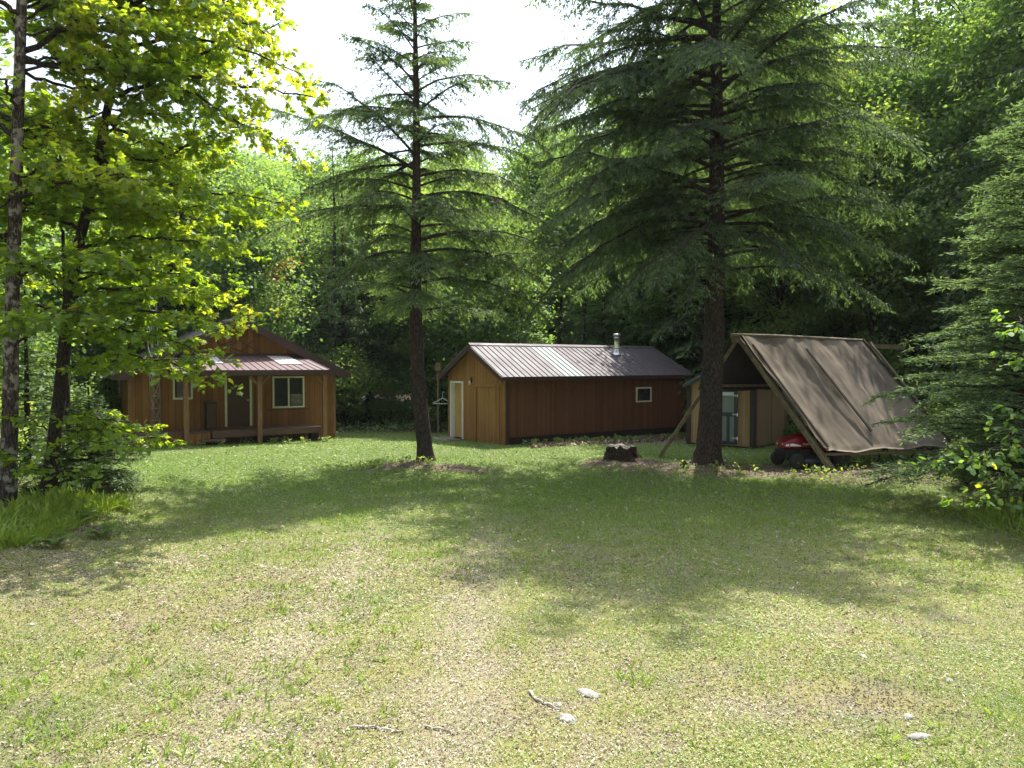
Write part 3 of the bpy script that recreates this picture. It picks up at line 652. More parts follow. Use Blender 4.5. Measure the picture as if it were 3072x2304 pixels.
# front tarp, real cloth thickness with folds
def cloth(P00, P10, P01, P11, nu, nv, amp, seed, sag=.05):
    u = np.linspace(0,1,nu); v = np.linspace(0,1,nv); U, V = np.meshgrid(u, v)
    P = (P00[None,None]*(1-U)[...,None]*(1-V)[...,None] + P10*(U*(1-V))[...,None] + P01*((1-U)*V)[...,None] + P11*(U*V)[...,None])
    n = norm(np.cross(P10-P00, P01-P00)); n = n if n[2] > 0 else -n
    w = amp*(fbm(U*9, V*2.0, 1., seed)-.5) + amp*.8*(fbm(U*22+V*4, V*3, 1., seed+5, 2)-.5)*(1-V*.5) - sag*np.sin(np.pi*U*2)**2*np.sin(np.pi*V) 
    w = w + .35*amp*np.exp(-((U-.04)/.03)**2) 
    P = P + n*w[...,None] - np.array([0,0,1])*(.03*np.sin(U*17+seed)*(V>.97))[...,None]
    a = Acc(); N = nu*nv; i = a.verts(P.reshape(-1,3) - [6,18.7,0]); j = a.verts(P.reshape(-1,3) - n*.012 - [6,18.7,0])
    I = (np.arange(nv-1)[:,None]*nu + np.arange(nu-1)[None]).ravel(); q = np.stack([I,I+1,I+nu+1,I+nu],1)
    a.polys(q+i, 0, None, True); a.polys(q[:, ::-1]+j, 0, None, True)
    ed = [(k_,k_+1) for k_ in range(nu-1)] + [((nv-1)*nu+k_+1,(nv-1)*nu+k_) for k_ in range(nu-1)] + [((k_+1)*nu,k_*nu) for k_ in range(nv-1)] + [(k_*nu+nu-1,(k_+1)*nu+nu-1) for k_ in range(nv-1)]
    a.polys([(i+p, i+q_, j+q_, j+p) for p, q_ in ed]); return a, n
up = np.array((.0,-.05,.12))
T00 = AP - RD_*.02 + up; T10 = AP + RD_*4.25 + up + [0,0,-.02]; B00 = fk(.885,AP,FR)+[.09,-.06,.08]; B10 = B00 + RD_*4.3; B10[2] = .46
a, tn = cloth(T00, T10, B00, B10, 90, 60, .085, 4); tp = a.obj('tarp', M['tarp'], af)
def strip(u, v0, v1, w):
    a = Acc(); P = lambda v: (T00*(1-u)+T10*u)*(1-v)+(B00*(1-u)+B10*u)*v + tn*.075 - [6,18.7,0]
    a.beam(P(v0), P(v1), w, .03, tn); return a
strip(.43,.12,.86,.06).obj('dark_strip', M['dark'], tp)  # dark strip running down the middle of the tarp
strip(.995,.0,.97,.06).obj('dark_strip', M['dark'], tp)
strip(.02,.1,.97,.05).obj('dark_strip', M['dark'], tp)  # dark strip standing in for the dark gap near the front edge
# tarp over the ridge and down the rear slope
R00 = AP - RD_*.22 + [0,.02,.10]; R10 = AP + RD_*4.3 + [0,.02,.10]
S00 = fk(.44,AP,FL)-RD_*.15+[0,.05,.1]; S10 = S00 + RD_*4.4
a, _ = cloth(R00, R10, S00, S10, 60, 30, .10, 9); a.obj('rear_tarp', M['dark'], af)  # near-black colour stands in for the shaded inside of the tarp
a = Acc(); a.tube([AP-RD_*.3+[0,0,.11]-[6,18.7,0], AP+RD_*1.2+[0,-.02,.13]-[6,18.7,0], AP+RD_*3+[0,-.02,.12]-[6,18.7,0], AP+RD_*4.35+[0,-.02,.1]-[6,18.7,0]], .055, 8, wob=.12); a.obj('ridge_roll', M['tarp'], tp)

# ------------------------------------------------------------------ ride-on mower under the lean-to
mw = empty('riding_mower', (7.75, 18.45, 0.02), R(180+16), label='red and black ride-on lawn mower parked under the brown tarp', cat='lawn mower')
a = Acc(); a.loft([(.90,.14,.50,.64),(.87,.20,.47,.68),(.78,.245,.455,.725),(.55,.265,.45,.80),(.30,.275,.45,.845),(.10,.27,.45,.86),(.07,.25,.47,.84)], 28, 3.2); hd = a.obj('hood', M['red'], mw)
for s_ in (-1, 1):
    a = Acc(); a.prism([(.86,s_*.20,.60),(.70,s_*.262,.625),(.48,s_*.272,.57),(.48,s_*.272,.545),(.70,s_*.262,.555),(.88,s_*.19,.555)], (0,s_*.012,0)); a.obj('side_stripe', M['white'], hd)
    a = Acc(); a.loft([(.88,.03,.57,.63),(.902,.028,.575,.625)], 12); 
    for v_ in a.v: v_[:, 1] += s_*.10
    a.obj('headlight', M['clear'], hd)
for s_ in (-1, 1):
    cu = bpy.data.curves.new('hood_lettering', 'FONT'); cu.body = 'Simplicity'; cu.size = .075; cu.extrude = .001; cu.align_x = 'CENTER'; cu.shear = .25
    t_ = bpy.data.objects.new('tmp', cu); COL.objects.link(t_); bpy.context.view_layer.update()
    me = bpy.data.meshes.new_from_object(t_.evaluated_get(bpy.context.evaluated_depsgraph_get())); bpy.data.objects.remove(t_)
    me.materials.clear(); me.materials.append(M['white']); lo = bpy.data.objects.new('lettering', me); COL.objects.link(lo); lo.parent = hd
    lo.location = (.28, s_*.279, .58); lo.rotation_euler = (R(90), 0, 0 if s_ < 0 else R(180))
a = Acc(); a.box(.12,.86,-.19,.19,.24,.46); a.box(-.85,.15,-.16,.16,.22,.36); bevel(a.obj('chassis', M['black'], mw), .02)
a = Acc(); a.box(.885,.93,-.17,.17,.34,.47); bevel(a.obj('bumper', M['black'], mw), .01)
a = Acc(); a.loft([(.45,.30,.12,.22),(.40,.50,.10,.26),(-.15,.52,.10,.27),(-.22,.35,.12,.24)], 20, 5); a.obj('cutting_deck', M['slate'], mw)
a = Acc(); a.loft([(.10,.10,.40,.95),(.0,.12,.36,.93),(-.06,.10,.36,.88)], 14, 4); a.obj('dashboard', M['black'], mw)
a = Acc(); ang = np.linspace(0,2*np.pi,25); c_ = np.stack([-.12+.15*np.cos(ang)*.9, .17*np.sin(ang), 1.0+.15*np.cos(ang)*.35],1); a.tube(c_, .013, 8); a.tube([(-.02,0,.9),(-.12,0,1.0)], .016, 8)
a.beam((-.12,-.16,1.0),(-.12,.16,1.0),.02,.015); a.obj('steering_wheel', M['black'], mw)
a = Acc(); a.loft([(-.28,.36,.36,.44),(-.36,.44,.42,.58),(-.70,.45,.44,.60),(-.92,.42,.40,.54),(-.95,.3,.42,.5)], 20, 4); a.obj('fender', M['red'], mw)
a = Acc(); a.loft([(-.38,.2,.60,.68),(-.46,.23,.60,.72),(-.72,.23,.60,.74),(-.78,.2,.62,.95),(-.84,.17,.66,1.06),(-.86,.12,.7,1.0)], 18, 4); a.obj('seat', M['black'], mw)
def wheel(x, y, r, w):
    a = Acc(); s_ = 1 if y > 0 else -1
    a.lathe([(r*.52,-w/2),(r*.85,-w/2),(r*.97,-w/2*.7),(r,-w/2*.3),(r,w/2*.3),(r*.97,w/2*.7),(r*.85,w/2),(r*.52,w/2)], 28, (x,y,r), 'y'); t = a.obj('wheel', M['tyre'], mw)
    g = Acc(); g.lathe([(r*.53,-w/2*.6),(r*.5,-w/2*.9),(r*.2,-w/2*.75),(r*.12,-w/2*1.1),(r*.12,w/2*1.1),(r*.2,w/2*.75),(r*.5,w/2*.9),(r*.53,w/2*.6)], 24, (x,y,r), 'y'); g.obj('rim', M['rim'], t)
for y_ in (-.38,.38): wheel(.68,y_,.19,.16)
for y_ in (-.40,.40): wheel(-.62,y_,.26,.24)

# dark metal trestle under the far end of the tarp
ts_ = empty('metal_trestle', (10.55, 19.1, 0), R(20), label='dark metal trestle with bent legs standing under the tarp beside the mower', cat='trestle')
a = Acc(); a.box(-.75,.75,-.05,.05,.40,.47); a.obj('top_bar', M['black'], ts_)
for sx_ in (-.6,.6):
    for sy_ in (-1,1):
        a = Acc(); a.tube([(sx_,0,.42),(sx_*1.08,sy_*.16,.28),(sx_*.98,sy_*.24,.1),(sx_*1.12,sy_*.3,-.03)], .022, 8); a.obj('leg', M['black'], ts_)

# ------------------------------------------------------------------ stumps, stones, sticks
def stump(loc, r, h, label, seed, cat='tree stump'):
    rg = np.random.default_rng(seed); t = empty('tree_stump', loc, label=label, cat=cat)
    n = 28; ang = np.arange(n)*2*np.pi/n; fl = 1+.16*rg.normal(size=n); fl = (fl+np.roll(fl,1))/2; a = Acc(); rows = []
    for z, k_ in ((-.15,1.55),(.0,1.38),(.08,1.2),(.2,1.07),(h*.6,1.0),(h*.85,.99),(h,.96)):
        fr = 1+(fl-1)*(2.0 if z < .1 else 1.0) + .02*rg.normal(size=n)
        zz = z + (.035*rg.normal(size=n) if z >= h else 0)
        rows.append(np.stack([r*k_*fr*np.cos(ang), r*k_*fr*np.sin(ang), np.full(n, z)+0*ang + (zz if z >= h else z) - z],1))
    i = a.verts(np.concatenate(rows)); m_ = len(rows)
    a.polys([(i+q*n+j, i+q*n+(j+1)%n, i+(q+1)*n+(j+1)%n, i+(q+1)*n+j) for q in range(m_-1) for j in range(n)], 0, None, False); a.obj('bark', M['barkS'], t)
    a = Acc(); top_ = rows[-1]*[.985,.985,1]; i = a.verts(top_); c_ = a.verts([(0,0,h-.02)]); a.polys([(i+j, i+(j+1)%n, c_) for j in range(n)])
    a.obj('cut_face', M['cut'], t); return t
stump((2.95,19.15,.06), .42, .40, 'wide rotting dark stump on the lawn left of the big hemlock', 1)
st = stump((-3.52,31.0,-.3), .25, .58, 'small cut stump with a green plant on top beyond the thin hemlock', 2)

def rock(loc, sx, sy, sz, label, seed, name='stone'):
    rg = np.random.default_rng(seed); a = Acc(); rows = []; n = 14
    for q in range(7):
        ph = -math.pi/2 + math.pi*(q+.5)/7
        for j in range(n):
            th = 2*math.pi*j/n; k_ = 1+.13*rg.normal(); rows.append((sx*math.cos(ph)*math.cos(th)*k_, sy*math.cos(ph)*math.sin(th)*k_, sz*math.sin(ph)*(1+.05*rg.normal())))
    i = a.verts(rows); a.polys([(i+q*n+j,i+q*n+(j+1)%n,i+(q+1)*n+(j+1)%n,i+(q+1)*n+j) for q in range(6) for j in range(n)],0,None,True)
    a.polys([[i+j for j in range(n)][::-1]]); a.polys([[i+6*n+j for j in range(n)]],0,None,True)
    o = a.obj(name, M['rock']); o.location = loc; o.rotation_euler = (0,0,rg.uniform(0,3)); return tag(o, label, 'stone')
def gpt(x, y, dz=0.):     # where the photo's pixel (2212 wide) meets the lawn
    D = 2.65*2130/(y*3072/2212-1094); p = at(x, y, D)
    for _ in range(4):
        z = float(gh(p[0], p[1])); D = (2.65-z)*2130/(y*3072/2212-1094); p = at(x, y, D)
    return (float(p[0]), float(p[1]), float(gh(p[0], p[1]))+dz)
rock(gpt(1226,1563,.0), .085,.06,.02, 'flat pale grey stone just below the end of the curved stick', 3)
rock(gpt(1272,1508,.0), .11,.06,.03, 'largest pinkish stone in the grass right of the curved stick', 4)
rock(gpt(1206,1533,.0), .035,.03,.02, 'small pale stone touching the curved stick', 5)
rock(gpt(1108,1403,.0), .04,.035,.02, 'small pink stone farthest up the lawn beyond the curved stick', 6)
rock(gpt(1872,1424,.0), .09,.025,.015, 'long narrow whitish stone lying on the right lawn', 7)
rock(gpt(1998,1604,.0), .09,.04,.03, 'largest pale stone in the gravel patch at the lower right', 8)
rock(gpt(1974,1560,.0), .05,.035,.025, 'pale stone at the upper left of the gravel patch', 11)
rock(gpt(2062,1478,.0), .05,.03,.02, 'pale flat stone in the gravel patch nearest the right edge of the shade', 12)
rock(gpt(58,1355,.0), .05,.035,.02, 'lone white stone on the mossy lawn at the left', 9)
def stick(pts, r, label):
    P = [np.array(gpt(*p, .012)) for p in pts]; o0 = P[0].copy(); a = Acc(); q = []
    for i in range(len(P)-1):
        for t in np.linspace(0,1,5,endpoint=False): q.append(P[i]*(1-t)+P[i+1]*t - o0)
    q.append(P[-1]-o0); q = np.array(q); q[:,2] += .006*np.sin(np.arange(len(q))*1.3)
    a.tube(q, np.linspace(r, r*.55, len(q)), 7, wob=.08); o = a.obj('fallen_stick', M['stick']); o.location = o0; return tag(o, label, 'stick')
stick([(1144,1505),(1160,1524),(1185,1533),(1212,1546)], .014, 'curved fallen stick on the lawn beside the pale stones')
stick([(750,1585),(800,1583),(822,1589),(868,1594)], .012, 'bent fallen stick, leftmost of the sticks on the near lawn')
stick([(915,1583),(940,1587),(972,1592)], .010, 'short straight fallen stick on the near lawn between the other two')
# broken bark slab by the big hemlock
a = Acc(); a.prism([(0,0,0),(.22,0,0),(.06,0,.16)], (.05,.25,.0)); o = a.obj('wood_scrap', M['barkH']); o.location = (4.25,17.6,.1); o.rotation_euler = (0,0,.3); tag(o, 'small reddish brown wood wedge lying left of the big hemlock trunk', 'wood scrap')

# feeder post and wire hanger near the workshop door
fp = empty('feeder_post', (-3.15, 30.2, -.3), label='thin weathered post with a small box on top left of the workshop', cat='post')
a = Acc(); a.box(-.035,.035,-.035,.035,0,2.75); a.obj('pole', M['timber'], fp)
a = Acc(); a.box(-.13,.13,-.1,.1,2.7,2.95); a.prism([(-.17,-.14,2.95),(.17,-.14,2.95),(0,-.14,3.06)],(0,.28,0)); a.obj('feeder_box', M['timber'], fp)
a = Acc(); a.box(-.3,.02,-.02,.02,2.35,2.39); a.obj('arm', M['timber'], fp)
hg = empty('wire_hanger', (-2.9, 29.6, 1.0), label='white wire hanger shape hanging beside the workshop left of the door', cat='hanger')
a = Acc(); a.tube([(-.42,0,.05),(-.2,0,.14),(0,0,.26),(.2,0,.14),(.42,0,.05),(.2,0,.02),(-.2,0,.02),(-.42,0,.05)], .014, 6); a.obj('wire', M['white'], hg)
a = Acc(); a.tube([(0,0,.26),(0,0,.45),(.05,0,.52),(.1,0,.48)], .010, 6); a.obj('hook', M['white'], hg)

# ------------------------------------------------------------------ trees
M['mapleS'] = leafmat('sapling_maple_leaves', [(.05,.11,.025),(.08,.16,.03),(.12,.21,.04)], [(.22,.42,.03),(.34,.55,.04),(.45,.6,.05)], .5, .35, .07)  # slightly deeper green leaf tone for the right sapling
UP = np.array([0,0,1.])
def polycurve(pts, n):
    pts = np.asarray(pts, float); d = np.concatenate([[0], np.cumsum(np.linalg.norm(np.diff(pts, axis=0), axis=1))]); t = np.linspace(0, d[-1], n)
    q = np.stack([np.interp(t, d, pts[:, k]) for k in range(3)], 1)
    for _ in range(2): q[1:-1] = (q[:-2] + 2*q[1:-1] + q[2:]) / 4
    return q
def flare(z, r0, r1, H, fl=.5):
    z = np.asarray(z); return (r0 + (r1-r0)*np.clip(z/H,0,1)) * (1 + fl*np.exp(-np.clip(z,0,None)/.16))

def conifer(root, trunk, r0, nb, zlo, Lf, seed, leaf='hem', bk='barkH', fs=.075, dens=1., droop=.45, rise=.35, extra=(), shape=KITE, hang=.55, azf=None, fl=.45, secgap=.13, wob=.06, zpow=1., Lr=(.6,1.08)):
    """one conifer: trunk > mesh, branches > mesh, crown > needles sprays; coordinates local to root"""
    rg = np.random.default_rng(seed); trunk = np.asarray(trunk, float); H = trunk[-1][2]
    tp = polycurve(trunk, max(14, int(H*2.2)))
    zz = np.concatenate([[tp[0][2]], np.linspace(tp[0][2], .5, 6)[1:], tp[:, 2][tp[:, 2] > .6]]); tp = np.stack([np.interp(zz, tp[:, 2], tp[:, k]) for k in range(3)], 1)
    a = Acc(); a.tube(tp, flare(tp[:, 2], r0, .015, H, fl), 14, wob=wob, seed=seed); a.obj('trunk', M[bk], root)
    br = Acc(); P0s = []; P1s = []; rs = []; LP = []; LD = []; LN = []; LS = []; LR = []
    tr = lambda z: np.array([np.interp(z, tp[:, 2], tp[:, k]) for k in range(3)])
    specs = []
    for i in range(nb):
        z = zlo + (H-.15-zlo) * ((i + rg.uniform(0,1))/nb)**zpow; az = i*2.39996 + rg.normal()*.4; L = Lf(z)*rg.uniform(*Lr)
        if azf: L *= azf(az, z)
        specs.append((z, az, L, None))
    for e in extra: specs.append(e)
    for z, az, L, bare in specs:
        if L < .12: continue
        f = np.clip((z-zlo)/(H-zlo), 0, 1); n = 9; s = np.linspace(0,1,n)
        ri = rise*rg.uniform(.2,1.6)*(.6+.9*f); dr = droop*rg.uniform(.5,1.5)*(1-.55*f)
        zc = L*(ri*s - dr*s**2.2); bend = rg.normal()*.18
        th = az + bend*s; P = tr(z)[None] + np.stack([L*s*np.cos(th), L*s*np.sin(th), zc], 1) + rg.normal(size=(n,3))*.012*L*s[:,None]
        rb = max(.008, min(r0*.34, .006+.011*L)); rad = rb*(1-s*.85)
        br.tube(P, rad, 5, cap=False)
        if bare == 'bare': continue
        # side shoots
        m = max(4, int(L/secgap*dens)); ss = rg.uniform(.12 if L < 2 else .22, 1, m*2); sd = np.tile([-1,1], m)
        B = np.stack([np.interp(ss, s, P[:, k]) for k in range(3)], 1)
        T = norm(np.stack([np.interp(ss, s, np.gradient(P[:, k])) for k in range(3)], 1)); S = norm(np.cross(T, UP)) 
        l2 = (L*.36*np.clip(1-ss,.04,1)**.75 + .17)*rg.uniform(.55,1.15,m*2); l2 = np.minimum(l2, 1.3)
        ang = rg.uniform(.75,1.15,m*2); d2 = norm(T*np.cos(ang)[:,None] + S*(sd*np.sin(ang))[:,None] + rg.normal(size=(m*2,3))*.13)
        E = B + d2*l2[:,None] - UP*(hang*rg.uniform(.15,.75,m*2)*l2**1.2)[:,None]
        P0s.append(B); P1s.append(E); rs.append(.003+.004*l2)
        # sprays of needles on each side shoot
        k = np.maximum(3, (l2/ (fs*.42)*dens).astype(int)); idx = np.repeat(np.arange(m*2), k); u = rg.uniform(0,1,len(idx))
        Q = B[idx] + (E-B)[idx]*u[:,None] + rg.normal(size=(len(idx),3))*[.012,.012,.02]
        Q -= UP*(.06*np.sin(np.pi*u)*l2[idx])[:,None]*0
        side = rg.choice([-1,1], len(idx)); dd = norm(E-B)[idx]; s2 = norm(np.cross(dd, UP)); a2 = rg.uniform(.3,1.1,len(idx))
        D = dd*np.cos(a2)[:,None] + s2*(side*np.sin(a2))[:,None] - UP*(hang*rg.uniform(.15,1.2,len(idx)))[:,None] + rg.normal(size=(len(idx),3))*.12
        LP.append(Q); LD.append(D); LN.append(UP + rg.normal(size=(len(idx),3))*.45); LS.append(fs*rg.uniform(.7,1.9,len(idx))*(1-.25*u))
        tipb = .25*ss[idx] + .2*u; cl = rg.uniform(-.14,.14); LR.append(np.clip(.05 + tipb + cl + rg.normal(size=len(idx))*.13, 0, 1))
        # sprays along the branch itself
        kk = int(L/.03*dens*.5); ub = rg.uniform(.3,1,kk); Q = np.stack([np.interp(ub, s, P[:, c]) for c in range(3)],1)
        LP.append(Q); LD.append(rg.normal(size=(kk,3))*.7 + P[-1]-P[-2] - UP*hang*.4); LN.append(UP+rg.normal(size=(kk,3))*.5); LS.append(fs*rg.uniform(.8,1.6,kk)); LR.append(np.clip(.2+.3*ub+rg.normal(size=kk)*.1,0,1))
    br.sticks(np.concatenate(P0s), np.concatenate(P1s), np.concatenate(rs), .0015); br.obj('branches', M[bk], root)
    c = Acc(); c.leaves(np.concatenate(LP), np.concatenate(LD), np.concatenate(LN), np.concatenate(LS), shape, 0, np.concatenate(LR)); c.obj('crown', M[leaf], root)
    return root

def leafy(root, trunk, rad, limbs, seed, leaf=.11, shape=MAPLE, mats=('maple',), yel=None, gap=.26, bk='barkM', fl=.3, wob=.05, twl=1.0, trunkn=12, ln=6, droop=.25):
    """broadleaf tree drawn limb by limb; limbs = [(points, radius)]"""
    rg = np.random.default_rng(seed)
    tp = polycurve(trunk, 26); tp[0] = trunk[0]; zz = tp[:, 2]
    a = Acc(); H = zz[-1]; rr = np.interp(np.linspace(0,1,26), [0,1], rad)*(1+fl*np.exp(-np.clip(zz,0,None)/.2)); a.tube(tp, rr, trunkn, wob=wob, seed=seed); a.obj('trunk', M[bk], root)
    br = Acc(); LP = []; LD = []; LN = []; LS = []; LR = []; LM = []
    for pts, r in limbs:
        n = 16; P = polycurve(pts, n); P[1:-1] += rg.normal(size=(n-2,3))*.03; L = np.linalg.norm(np.diff(P,axis=0),axis=1).sum(); s = np.linspace(0,1,n)
        br.tube(P, r*(1-.85*s)+.003, 6, cap=False)
        m = max(5, int(L/gap)); ss = np.clip((np.arange(m*2)//2+rg.uniform(0,1,m*2))/m, .12, 1); sd = np.tile([-1,1], m)
        B = np.stack([np.interp(ss, s, P[:, k]) for k in range(3)], 1); T = norm(np.stack([np.interp(ss, s, np.gradient(P[:, k])) for k in range(3)], 1))
        S = norm(np.cross(T, UP)); l2 = twl*(.35+.75*(1-ss)**.6*min(1,L/2.5))*rg.uniform(.5,1.2,m*2); an = rg.uniform(.5,1.1,m*2)
        d2 = norm(T*np.cos(an)[:,None]+S*(sd*np.sin(an))[:,None] + UP*rg.uniform(-.25,.25,m*2)[:,None])
        E = B+d2*l2[:,None]-UP*(droop*.3*l2)[:,None]; br.sticks(B, E, .004+.004*l2, .002)
        k = np.maximum(2,(l2/.13).astype(int)); idx = np.repeat(np.arange(m*2), k); u = rg.uniform(.15,1,len(idx))
        B3 = B[idx]+(E-B)[idx]*u[:,None]; dd = norm(E-B)[idx]; s3 = norm(np.cross(dd,UP)); sg = rg.choice([-1,1],len(idx)); a3 = rg.uniform(.3,1.1,len(idx))
        d3 = norm(dd*np.cos(a3)[:,None]+s3*(sg*np.sin(a3))[:,None]+UP*rg.uniform(-.35,.15,len(idx))[:,None]); l3 = rg.uniform(.12,.36,len(idx))*twl; E3 = B3+d3*l3[:,None]
        br.sticks(B3, E3, .0025, .0015)
        q = np.repeat(np.arange(len(idx)), ln); w = rg.uniform(.25,1.05,len(q)); Q = B3[q]+(E3-B3)[q]*w[:,None]
        D = d3[q]*.8+rg.normal(size=(len(q),3))*.55 - UP*droop*1.2*rg.uniform(.2,1.6,len(q))[:,None]
        Q = Q + norm(D)*rg.uniform(.01,.06,len(q))[:,None]
        N = UP + rg.normal(size=(len(q),3))*.42 + D*0
        LP.append(Q); LD.append(D); LN.append(N); LS.append(leaf*rg.uniform(.55,1.25,len(q)))
        cl = rg.uniform(-.2,.2); LR.append(np.clip(.45+cl+rg.normal(size=len(q))*.2,0,1))
        y = np.zeros(len(q)) if yel is None else (rg.uniform(0,1,len(q)) < yel(Q)).astype(float); LM.append(y)
    br.obj('branches', M[bk if bk != 'barkM' else 'barkD'], root)
    P, D, N, S, Rr, Y = [np.concatenate(x) for x in (LP, LD, LN, LS, LR, LM)]
    c = Acc(); k0 = Y < .5; c.leaves(P[k0], D[k0], N[k0], S[k0], shape, 0, Rr[k0])
    if (~k0).any(): k0 = ~k0; c.leaves(P[k0], D[k0], N[k0], S[k0], shape, 1, Rr[k0])
    c.obj('crown', [M[m_] for m_ in mats], root); return root

def forest_tree(root, H, cr, zlo, ncl, nl, ls, m, seed, r0=.14, bk='barkD', lean=0., flat=.45, shape=FAT, clr=.6):
    rg = np.random.default_rng(seed); x1 = lean; tk = np.array([(0,0,-.4),(0,0,0),(x1*.3,.1,H*.4),(x1*.7,-.1,H*.7),(x1,0,H*.96)])
    tp = polycurve(tk, 16); a = Acc(); a.tube(tp, flare(tp[:,2], r0, .02, H, .4), 9, wob=.06, seed=seed); a.obj('trunk', M[bk], root)
    c_ = []
    while len(c_) < ncl:
        u = rg.uniform(-1,1,3); q = np.linalg.norm(u)
        if q > 1 or rg.uniform() > .25+.75*q: continue
        f = (u[2]+1)/2; w = (1-.45*max(0,f-.35)/.65)*(.75+.25*min(1,f/.3)); c_.append((u[0]*cr*w, u[1]*cr*w, zlo+(H-zlo)*f))
    C = np.array(c_); zt = np.clip(C[:,2]-rg.uniform(.3,1.6,ncl)-np.hypot(C[:,0],C[:,1])*.35, zlo*.7, H*.95); A = np.stack([np.interp(zt, tp[:,2], tp[:,k]) for k in range(3)],1)
    C[:,0] += A[:,0]; br = Acc(); mid = (A+C)/2+rg.normal(size=C.shape)*.2+[0,0,.15]; br.sticks(A, mid, .03, .02); br.sticks(mid, C, .02, .006)
    br.obj('branches', M[bk], root)
    idx = np.repeat(np.arange(ncl), nl); sc = rg.uniform(.6,1.3,ncl)*clr
    P = C[idx]+rg.normal(size=(len(idx),3))*[1,1,flat]*sc[idx][:,None]
    D = rg.normal(size=P.shape)*[1,1,.6]-[0,0,.35]; N = UP+rg.normal(size=P.shape)*.6; cl = rg.normal(size=ncl)*.17
    c = Acc(); c.leaves(P, D, N, ls*rg.uniform(.6,1.3,len(P)), shape, 0, np.clip(.45+cl[idx]+rg.normal(size=len(P))*.16,0,1)); c.obj('crown', M[m], root); return root

# ---- hemlock standing alone in the lawn
t = empty('hemlock_tree', (-2.2, 18.2, 0), label='slender hemlock standing alone in the middle of the lawn between cabin and workshop', cat='tree')
tk = [(.08,0,-.3),(.0,0,.15),(-.08,0,1.0),(-.22,0,2.6),(-.26,0,4.5),(-.22,0,7),(-.22,0,9.5),(-.26,0,12),(-.25,0,14.2)]
Lf = lambda z: 5.1*max(.03, 1-(z-3.2)/11.3)**.95 if z > 5.2 else 2.3+1.2*(z-3.8)
def azc(az, z): return 1.0 + .22*math.cos(az)*(z < 6.5) + (.25*(math.cos(az) < -.2) if 7 < z < 10 else 0)
ex = [(8.85,.05,3.4,None),(8.2,.25,3.0,None),(9.0,2.9,3.2,None),(7.7,3.2,3.4,None),(5.8,-.1,3.6,None),(6.6,3.3,4.2,None),(3.3,.0,1.4,'bare'),(4.4,2.9,2.6,'bare')]
conifer(t, tk, .20, 98, 4.0, Lf, 11, extra=ex, azf=azc, fs=.082, dens=1.45, droop=.44, rise=.46, hang=.75, fl=.75, zpow=.95)
# ---- big hemlock
t = empty('hemlock_tree', (5.1, 18.2, 0), label='massive dark hemlock with the thickest trunk, right in front of the garden shed', cat='tree')
tk = [(-.1,0,-.3),(-.05,0,.15),(.0,0,1.5),(.07,0,3.5),(.12,0,6),(.12,.1,9),(.1,.1,12),(.1,0,14),(.1,0,17)]
Lf = lambda z: 5.5*max(.03, 1-((z-5)/12.2)**2.2)**.6 if z > 6 else 3.4+(z-4.5)*1.2
def azb(az, z):
    if math.cos(az) > .1 and math.sin(az) > .15: return .5
    return (1.12 if math.cos(az) < 0 else .95) if z > 6.5 else (.85 if math.sin(az) < 0.3 else 1.)
ex = [(5.0,.0,3.3,'bare'),(6.2,-.15,4.4,None),(5.6,.35,3.6,'bare'),(7.6,-.1,5.0,None),(9.0,-.2,5.3,None),(6.2,2.9,4.2,None),(6.9,3.3,4.6,None),(11.0,3.0,5.2,None),(12.5,3.2,5.0,None),(10,3.35,4.9,None),(4.6,-.2,1.2,'bare'),(4.4,3.4,1.0,'bare')]
conifer(t, tk, .34, 172, leaf='hemD', zlo=5.0, Lf=Lf, seed=12, extra=ex, azf=azb, fs=.088, dens=1.4, Lr=(.45,1.12), droop=.5, rise=.3, hang=.85, fl=.8)
# ---- mottled maple, left edge
def rel(root, pts, D0, D1):
    n = len(pts); o = np.array(root.location)
    return [at(x, y, D0+(D1-D0)*i/max(1,n-1)) - o for i, (x, y) in enumerate(pts)]
def yel_(root):
    ox, oy, oz = root.location
    def f(Q):
        X = Q[:,0]+ox; Z = Q[:,2]+oz; n = vnoise(X*1.1+40, Z*1.1+40, 5)
        return np.clip((X+8.2)*.10 + (Z-6.5)*.11 + (n-.5)*1.1, 0, .8)
    return f
t = empty('maple_tree', (-8.5, 11.9, .15), label='maple with pale mottled bark, the leftmost trunk beside the tall grass', cat='tree')
tk = rel(t, [(12,1140),(14,1050),(22,850),(30,650),(40,450),(48,300),(58,100),(66,-60),(90,-260)], 11.9, 11.9); tk[0][2] = -.3
limbs = [(rel(t, p, d0, d1), r) for p, d0, d1, r in (
 ([(60,120),(150,60),(260,90),(400,60),(560,-10)],11.9,13.6,.05), ([(58,130),(180,170),(330,150),(470,120),(610,60)],11.9,14.0,.05), ([(56,150),(110,190),(220,200),(330,215)],11.9,12.6,.03),
 ([(66,-40),(200,-120),(380,-90),(520,-60)],11.9,14.2,.05), ([(60,50),(0,0),(-90,-60)],11.9,11.5,.05), ([(50,300),(-40,250),(-140,230)],11.9,12.4,.04),
 ([(48,290),(150,270),(260,240),(380,260)],11.9,13.2,.03), ([(40,430),(140,400),(240,380),(330,390)],11.9,10.9,.03), ([(35,520),(-40,480),(-120,470)],11.9,11.2,.03),
 ([(30,620),(100,560),(190,540),(260,560)],11.9,11.0,.025), ([(25,760),(80,700),(140,670),(200,680)],11.9,10.9,.022), ([(66,-60),(120,-200),(250,-300),(380,-330)],11.9,12.2,.05),
 ([(60,20),(140,-20),(240,-10),(350,10)],11.9,12.9,.04), ([(45,350),(90,300),(160,300),(230,330)],11.9,13.2,.03), ([(50,250),(20,180),(-60,130)],11.9,10.9,.03), ([(38,560),(10,500),(-50,520),(-90,560)],11.9,12.6,.02))]
rq = np.random.default_rng(3)
